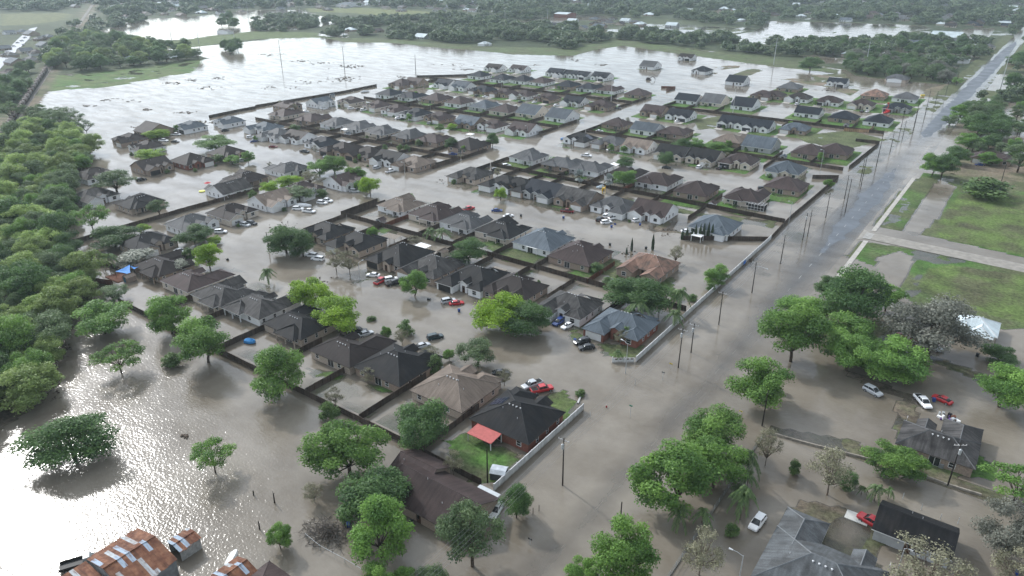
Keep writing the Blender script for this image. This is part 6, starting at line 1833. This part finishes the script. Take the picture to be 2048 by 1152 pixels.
    for px, py, h, lab, g_ in ((1260, 835, 3.4, 'green street name sign post standing in the flooded junction', (.03, .2, .12)), (1325, 760, 2.4, 'thin dark sign post in the flooded junction', (.1, .1, .1)), (1060, 1090, 1.6, 'small dark letter box post at the road bottom', (.03, .03, .03)), (1341, 737, 1.6, 'yellow marker post below the crossing utility poles', (.55, .4, .03)), (1030, 672, 1.4, 'yellow marker post under the dark green tree', (.6, .45, .05)), (1648, 588, 1.7, 'white marker post beside the road under the trees', (.6, .6, .6)), (1480, 832, 1.5, 'short yellow hydrant post under the roadside trees', (.5, .42, .1))):
        x, y = at(px, py); t = empty('marker_post', (x, y, 0)); m = MB(); m.tube((0, 0, -.5), (0, 0, h), .05, .05, 6); m.build('post', METAL, t)
        m = MB(); m.box(-.4, .4, -.02, .02, h - .35, h); m.build('plate', mat('sign_%d' % px, g_), t); tag(t, lab, 'sign post')
    for i, (px, py) in enumerate(((1050, 1018), (1066, 1028), (1078, 1022), (1805, 998), (1842, 1020), (1880, 1040), (1915, 1048), (1270, 770), (1180, 835))):
        x, y = at(px, py); m = MB(); m.tube((0, 0, -.4), (0, 0, 1.5), .07, .06, 6)
        tag(m.build('post', POLEM if i < 3 else METAL, None, (x, y, 0)), 'short fence post by the small tree at the road bottom' if i < 3 else ('pale fence post in water behind the black gabled roof' if i < 7 else 'short post in the flooded verge by the junction'), 'post', 'posts in the flooded verge' if i > 6 else ('posts at the road bottom' if i < 3 else 'pale posts in the flooded yard'))
    b = MB(); b.box(-.2, .2, -2.4, 2.4, -.4, .35); tag(b.build('broken_kerb_slab', WHITEWALL, None, (*at(1160, 797), 0), R(18)), 'pale slab lying in the water by the corner lawn', 'slab')
    for px, py, lab in ((1085, 872, 'grey air conditioner beside the corner house wall'), (1882, 935, 'dark air conditioner behind the L shaped house'), (845, 748, 'round pale air conditioner between the black and beige roofed houses')):
        x, y = at(px, py); t = empty('air_conditioner', (x, y, 0)); m = MB(); m.box(-.45, .45, -.45, .45, -.2, .95); m.build('casing', mat('ac_grey', (.2, .21, .21)), t); m = MB(); m.tube((0, 0, .952), (0, 0, .97), .36, .36, 14); m.build('fan_grille', METAL, t); tag(t, lab, 'air conditioner')
    # junk heap beside the L shaped house
    x, y = at(1897, 838); rs = random.Random(9); t = empty('junk_heap', (x, y, 0)); cols = [DARK, TRIM, mat('junk_purple', (.12, .06, .2)), WOODR, METAL]
    for i in range(5):
        m = MB()
        for j in range(4):
            cx, cy, s = rs.uniform(-2.4, 2.4), rs.uniform(-1.4, 1.4), rs.uniform(.2, .5); m.rbox((cx, cy), (rs.uniform(-1, 1), rs.uniform(-1, 1) + .01), s, s * .7, -.2, rs.uniform(.4, 1.1))
        m.build('junk', cols[i], t)
    tag(t, 'heap of household junk in the water beside the L shaped house', 'junk heap')
    t = empty('boom_truck', (*at(1773, 224, 1), 0), R(75)); m = MB(); loft(m, [ring(*s) for s in ((-3, 1.1, .5, 1.2), (1.2, 1.1, .5, 1.3), (1.3, 1.1, .5, 2.5), (2.6, 1.1, .5, 2.4), (3.1, 1.0, .5, 1.3))]); m.build('body', PAINT['r'], t)
    m = MB(); m.path([(-1.5, 0, 1.2), (-1.5, 0, 2.8), (1.5, 0, 4.6), (0.2, 0, 6.4)], .22, 6); m.box(-.3, .7, -.5, .5, 6.2, 7.2); m.build('boom', mat('boom_red', (.4, .06, .05)), t)
    for i in (-2, 2):
        for s in (-1, 1): link('wheel', CARS['suv'][5], t, (i, s * 1.0, .4))
    tag(t, 'red boom truck beside the navy roofed house by the upper road', 'truck')
    m = MB(); m.box(-1.3, 1.3, -.7, .7, .2, 1.4); tag(m.build('skip', mat('skip_yellow', (.55, .42, .05)), None, (*at(1845, 193), 0), .4), 'yellow skip beside the grey roofed white house, upper right', 'skip')
    # dark machine stranded in the open water
    t = empty('stranded_excavator', (*at(1297, 160, 0), 0), .3); m = MB(); m.rbox((0, 0), (1, 0), 2.2, 1.3, -.3, .6); m.rbox((-.3, 0), (1, 0), 1.4, 1.1, .6, 2.0); m.build('body', mat('machine', (.06, .05, .05)), t); m = MB(); m.path([(1, 0, 1.2), (3, 0, 3.2), (5.2, 0, 2.0), (5.6, 0, .4)], .28, 6); m.build('arm', mat('machine', (.06, .05, .05)), t); tag(t, 'dark excavator stranded in the open floodwater', 'excavator')

# ------------------------------------------------------------------ train, far buildings, debris
def train():
    tank = mat('tank_car_brown', (.075, .058, .05), .6, .3, .6, rnd=.2)
    a, b = at(-8, 300), at(96, 141)
    d = Vector((b[0] - a[0], b[1] - a[1])); L_ = d.length; d.normalize()
    n = int(L_ / 15.5)
    bm = MB()
    loft(bm, [[(x, math.cos(t) * r, 2.6 + math.sin(t) * r) for t in [i * math.pi / 6 for i in range(12)]] for x, r in ((-6.4, .6), (-6.1, 1.25), (-5.6, 1.5), (5.6, 1.5), (6.1, 1.25), (6.4, .6))])
    bm = bm.mesh('tank', [tank])
    dm = MB(); dm.tube((0, 0, 4.0), (0, 0, 4.7), .55, .5, 10); dm.box(-1.2, 1.2, -.8, .8, 4.05, 4.12); dm = dm.mesh('dome', [tank])
    fm = MB(); fm.box(-7.2, 7.2, -1.1, 1.1, .95, 1.15); fm = fm.mesh('underframe', [DARK])
    wm = MB()
    for x in (-.9, .9):
        for s in (-1, 1): wm.tube((x, s * .68, .46), (x, s * .8, .46), .46, .46, 12)
    wm.box(-1.5, 1.5, -.9, .9, .5, .9); wm = wm.mesh('bogie', [DARK])
    lm = MB()
    for s in (-1, 1):
        for x in (-.25, .25): lm.box(x - .03, x + .03, s * 1.55 - .03, s * 1.55 + .03, 1.1, 4.1)
    lm = lm.mesh('ladder', [METAL])
    ang = math.atan2(d.y, d.x)
    for i in range(n):
        p = Vector(a) + d * (i + .5) * 15.5
        t = empty('tank_car', (p.x, p.y, .75), ang)
        link('tank', bm, t); link('dome', dm, t); link('underframe', fm, t); link('ladder', lm, t)
        for s in (-4.8, 4.8): link('bogie', wm, t, (s, 0, 0))
        tag(t, 'dark brown railway tank car in the long train at the left edge', 'tank car', 'tank cars of the train')
    c, e = at(-10, 303), at(188, 5)
    d = Vector((e[0] - c[0], e[1] - c[1])); L_ = d.length; d.normalize(); n_ = Vector((-d.y, d.x))
    m = MB()
    for s in (-.72, .72):
        q = Vector(c) + n_ * s + d * L_ / 2
        m.rbox(q, d, L_ / 2, .05, .55, .78)
    tag(m.build('railway_track', mat('rail_steel', (.2, .17, .15), .5)), kind='structure')
    m = MB(); q = Vector(c) + d * L_ / 2; m.rbox(q, d, L_ / 2, 2.4, .2, .56)
    tag(m.build('ballast', mat('ballast_stone', (.20, .185, .165), .9, .3, 2)), kind='structure')
FARH = """18,64,S 42,62,S 62,66,S 80,76,G 88,88,S 70,104,D 50,100,S 18,108,G 30,122,S 20,142,N 8,150,N 60,118,G 6,95,S 95,72,S 690,13,G 735,8,M 772,15,D 802,20,G 832,9,G 880,9,O 925,13,N 960,16,M 640,14,D 655,18,G 560,16,S
250,32,N 290,27,D 330,27,N 362,29,N 402,24,M 440,24,D 482,22,N 170,3,S 110,6,G 1112,49,V 1142,46,D 1166,54,S 1190,46,D 1200,52,S 1226,36,D 1252,40,M 1215,44,G 1240,46,D 1270,43,G 1345,49,M 1482,39,M 1378,20,M 1298,28,M 1672,31,M 1602,31,M 1692,39,S 1882,46,M 1902,50,D
1945,46,V 1890,9,S 1932,6,S 1962,12,M 1988,13,M 2012,16,S 2035,20,M 1812,112,M 1975,92,G 1920,76,N 1958,50,V 1830,85,S 1850,88,S 1772,108,M 1700,106,M 150,12,S 205,112,M 265,118,M 340,112,M 755,60,N 700,58,M 845,72,M 970,86,M 1878,143,M 1795,155,G 1465,20,M 1520,12,N 1420,8,S 1250,6,M 1060,8,N 990,6,M 860,4,G 720,4,N 610,6,D 520,7,S 300,10,N 230,12,M 350,6,S 440,8,D 1700,10,S 1760,6,M 1830,10,N 1860,20,D 2020,2,M"""
def more_far_houses(gaps):
    rs = random.Random(8)
    AREAS = (("700,2 1010,2 1010,30 900,24 700,14", 26), ("220,4 480,2 480,32 300,34 220,32", 22), ("1090,44 1270,34 1290,52 1120,56", 14), ("1420,4 1900,4 1900,44 1700,42 1560,36 1420,30", 34), ("1900,4 2040,4 2030,60 1900,56", 16), ("500,2 700,2 700,14 500,16", 14), ("1050,2 1400,2 1400,24 1050,24", 16))
    for s, n in AREAS:
        poly = pxp(s); P = np.array(poly); lo, hi = P.min(0), P.max(0); k = 0
        while k < n:
            x, y = rs.uniform(lo[0], hi[0]), rs.uniform(lo[1], hi[1])
            if not inpoly(np.array([x]), np.array([y]), poly)[0]: k += 0.02; continue
            k += 1
            if abs(x - float(road_x(y))) < 18 or any((x - a) ** 2 + (y - b) ** 2 < 324 for a, b, c in gaps if c in (12, 15)): continue
            rc = rs.choice('NDGSMVNDGM'); w_ = rs.uniform(13, 22)
            hh = house(x % 97, y % 89, rc, rs.choice('wcbkg'), rs.choice('BR'), rs.choice('SE'), opts='nf', W=w_, D=w_ * rs.uniform(.6, .9), world=(x, y), name='distant_house', group='distant houses among the woods')
            HOUSES[-1].update(short=None, row=0, side='X', k=0)
            hh['label'] = f"tiny {ROOFWORD[rc]} roof among the trees near the top edge"
            gaps.append((x, y, 12)); d_ = math.hypot(x, y)
            gaps += [(x - x / d_ * q, y - y / d_ * q, 8 + q * .08) for q in (14, 26, 40, 56, 72)]
def far_places():
    gaps = []
    for i, t in enumerate(FARH.split()):
        px, py, rc = t.split(','); px, py = float(px), float(py)
        zc = 3.2
        x, y = at(px, py, zc)
        k = {0: 13, 1: 15, 2: 17}[i % 3]
        hh = house(px, py, rc, 'wckbg'[i % 5], 'B' if i % 2 else 'R', 'S' if i % 3 else 'E', opts='nf', W=k, D=k * .85, zc=zc, name='distant_house', group='distant houses among the woods')
        HOUSES[-1].update(short=None, row=0, side='X', k=0)
        side = 'left' if px < 700 else ('middle' if px < 1400 else 'right')
        rp = 'in the suburb at the upper left edge' if px < 100 and py > 55 else f"among far woods, upper {side}"
        hh['label'] = f"small distant house with {ROOFWORD[rc]} roof {rp}"
        gaps.append((x, y, 15 if px > 100 or py < 50 else 12))
        d_ = math.hypot(x, y)
        gaps += [(x - x / d_ * q, y - y / d_ * q, 9 + q * .08) for q in (16, 30, 46, 62)]
    # suburb street on the left edge
    m = MB(); P = [at(*p) for p in ((-20, 132), (8, 108), (35, 80), (60, 58), (75, 55), (55, 82), (25, 112), (0, 140))]
    m.poly([(x, y, .62) for x, y in P]); m = m.build('suburb_street', mat('far_street', (.25, .27, .3), .6)); tag(m, kind='structure')
    for i, (px, py, c) in enumerate(((20, 98, 'w'), (28, 93, 'w'), (35, 86, 's'), (44, 82, 'w'), (14, 104, 'w'), (50, 76, 'w'), (8, 112, 's'), (56, 70, 'w'), (60, 80, 'w'), (47, 90, 'w'), (40, 97, 'k'), (24, 110, 'w'), (66, 63, 'w'), (14, 120, 'w'))):
        car(px, py, 'suv' if i % 2 else 'sedan', c, 60 + i * 9, f"{PWORD[c]} car parked in the suburb street, upper left edge", 'cars of the far suburb', z=.6)
    # big sheds
    for px, py, L_, W_, e, rm, wm, lab, rz in ((1895, 70, 34, 62, 5, ROOF['M'], WALL['g'], 'very large pale metal roofed warehouse by the upper road', 90), (1130, 27, 26, 30, 6, ROOF['M'], WALL['r'], 'red barn with pale roof at the far middle pond', 90), (1905, 117, 9, 30, 3.4, ROOF['M'], WALL['w'], 'long pale roofed building in the wood by the upper road', 0),
             (450, 62, 8, 26, 3.5, ROOF['G'], WALL['w'], 'pale open shed by the round trees on the levee', 0), (1790, 158, 4.5, 11, 2.6, ROOF['G'], WALL['w'], 'white shed in front of the grey wood, upper right', 0), (1685, 72, 12, 14, 3, ROOF['N'], WALL['b'], 'small brown building beside a tree in the far flooded field', 0), (700, 8, 30, 50, 5, ROOF['S'], WALL['w'], 'blue grey roofed hall on the far skyline, upper middle', 90)):
        x, y = at(px, py, e); gable_shed('metal_building', x, y, L_, W_, e, W_ * .07, lab, 'building', rm, wm, rz=R(rz), sheets=False)
        gaps.append((x, y, max(L_, W_) * .6)); gaps.append((x + 6, y - 24, max(L_, W_) * .5))
    more_far_houses(gaps)
    # substation
    for i, (px, py) in enumerate(((570, 30), (578, 22), (590, 33), (600, 30), (612, 36))):
        x, y = at(px, py); t = empty('pylon', (x, y, 0)); m = MB(); h = 22 if i == 1 else 12
        for s in (-1, 1):
            for r_ in (-1, 1): m.tube((s * 2, r_ * 2, 0), (s * .4, r_ * .4, h), .2, .12, 4)
        for z in range(2, h, 3):
            k = 2 - 1.6 * z / h
            m.path([(-k, -k, z), (k, -k, z), (k, k, z), (-k, k, z), (-k, -k, z)], .12, 4)
        m.build('lattice', METAL, t); tag(t, 'steel lattice pylon of the distant substation', 'pylon', 'substation pylons')
    # floating debris rafts
    rs = random.Random(2); m = MB()
    for px, py, rx, ry, n in ((688, 158, 22, 4, 60), (700, 133, 26, 3.5, 60), (605, 122, 14, 1.5, 30), (640, 126, 20, 1.5, 25), (540, 110, 24, 2, 20), (350, 166, 22, 2, 26), (385, 160, 14, 2, 22), (440, 157, 16, 2, 22), (295, 220, 12, 1.5, 14), (180, 212, 14, 1.5, 14), (370, 225, 20, 1.5, 18), (800, 155, 16, 2, 18), (930, 139, 18, 1.5, 18), (700, 78, 8, 1.5, 14), (520, 80, 12, 1.5, 14), (1205, 130, 14, 1.5, 22), (1070, 130, 10, 1, 12), (410, 245, 30, 2, 20), (300, 255, 40, 3, 26), (370, 872, 5, 2.5, 26), (1255, 505, 8, 12, 18), (415, 175, 30, 3, 16), (620, 165, 30, 3, 14), (1340, 460, 14, 3, 16), (1500, 520, 4, 6, 14), (640, 560, 20, 6, 14), (700, 480, 14, 5, 10), (455, 560, 20, 10, 12), (560, 450, 24, 8, 14), (880, 360, 26, 8, 14), (1330, 470, 20, 5, 12), (110, 760, 14, 40, 60), (130, 700, 10, 14, 30), (900, 130, 40, 3, 20), (560, 175, 40, 4, 16), (230, 200, 30, 3, 14), (1150, 120, 16, 2, 14), (1650, 180, 20, 3, 14)):
        for _ in range(n):
            x, y = at(px + rs.gauss(0, rx * .6), py + rs.gauss(0, ry * .6)); s = rs.uniform(.15, .8) * (1.6 if py < 260 else .5)
            m.rbox((x, y), (rs.uniform(-1, 1), rs.uniform(-1, 1) + .01), s, s * rs.uniform(.2, .7), -.1, rs.uniform(.05, .28))
    tag(m.build('floating_debris', mat('debris', (.075, .058, .045), .9, .3, 1)), 'brown rafts of floating debris and reeds on the floodwater', 'debris', kind='stuff')
    return gaps
# ------------------------------------------------------------------ labels that depend on neighbours, then the run
def tree_labels():
    used = {}
    hs = [h for h in HOUSES if h.get('short')]
    for t in TREES:
        if t['fixed']: continue
        word = t['root']['label']
        h = min(hs, key=lambda h: math.hypot(h['x'] - t['x'], h['y'] - t['y']))
        d = math.hypot(h['x'] - t['x'], h['y'] - t['y'])
        px, py = t['px'], t['py']
        if d < 24: lab = f"{word} by house {h['short']}"
        elif px > 1420 and py < 420: lab = f"{word} right of the main road, upper right"
        elif px > 1420 and py < 800: lab = f"{word} in the clump right of the road"
        elif px > 1420: lab = f"{word} in the flooded yards at the lower right"
        elif py > 800 and px < 620: lab = f"{word} standing in the glittering water, lower left"
        elif py > 800 and px < 1100: lab = f"{word} around the long brown ranch roof at the bottom"
        elif py > 800: lab = f"{word} beside the flooded road at the bottom"
        else: lab = f"{word} standing in water near the left wood"
        used.setdefault(lab, []).append(t)
    for lab, L_ in used.items():
        L_.sort(key=lambda t: to_px(t['x'], t['y']))
        n = len(L_)
        for i, t in enumerate(L_):
            if n == 1: l2 = lab
            elif n == 2: l2 = ('left ' if i == 0 else 'right ') + lab
            elif n == 3: l2 = ('left ', 'middle ', 'right ')[i] + lab
            else: l2 = f"{ORD[i + 1]} {lab}, from left"
            w_ = l2.split()
            t['root']['label'] = ' '.join(w_[:16])
            t['root']['group'] = 'garden and yard trees'

def driveways():
    for h in HOUSES:
        if not h.get('short') or h['side'] == 'C' or h['row'] < 390: continue
        gx = [c for c in h['root'].children if c.name.startswith('garage_door')]
        if not gx: continue
        m = MB()
        x = gx[0].location.x; y = gx[0].location.y
        m.box(x - 2.5, x + 2.5, y - 6.5, y - 0.06, -0.3, 0.16)
        p = m.build('driveway', CONC, None, h['root'].location, h['root'].rotation_euler.z)
        tag(p, kind='structure')

def haze():
    mb = MB(); mb.box(-3800, 1500, -400, 3900, -3.0, 112.0)
    m = bpy.data.materials.new('haze'); m.use_nodes = True
    t = m.node_tree; t.nodes.clear()
    o = t.nodes.new('ShaderNodeOutputMaterial'); v = t.nodes.new('ShaderNodeVolumePrincipled')
    v.inputs['Color'].default_value = (0.80, 0.94, 1.0, 1); v.inputs['Density'].default_value = HAZE; v.inputs['Anisotropy'].default_value = 0.2
    t.links.new(v.outputs[0], o.inputs['Volume'])
    tag(mb.build('haze', m), kind='stuff')
HAZE = 0.0001

place_rows()
one_off_need_cars = make_cars()
one_offs()
GAPS = far_places()
all_fences()
finish_ground()
build_roads()
make_kinds()
yard_trees()
house_shrubs()
woods()
far_woods(GAPS)
tree_labels()
all_cars()
all_poles()
train()
driveways()
for h in HOUSES:
    h['root']['category'] = 'house'; h['root']['group'] = h['group']
haze()
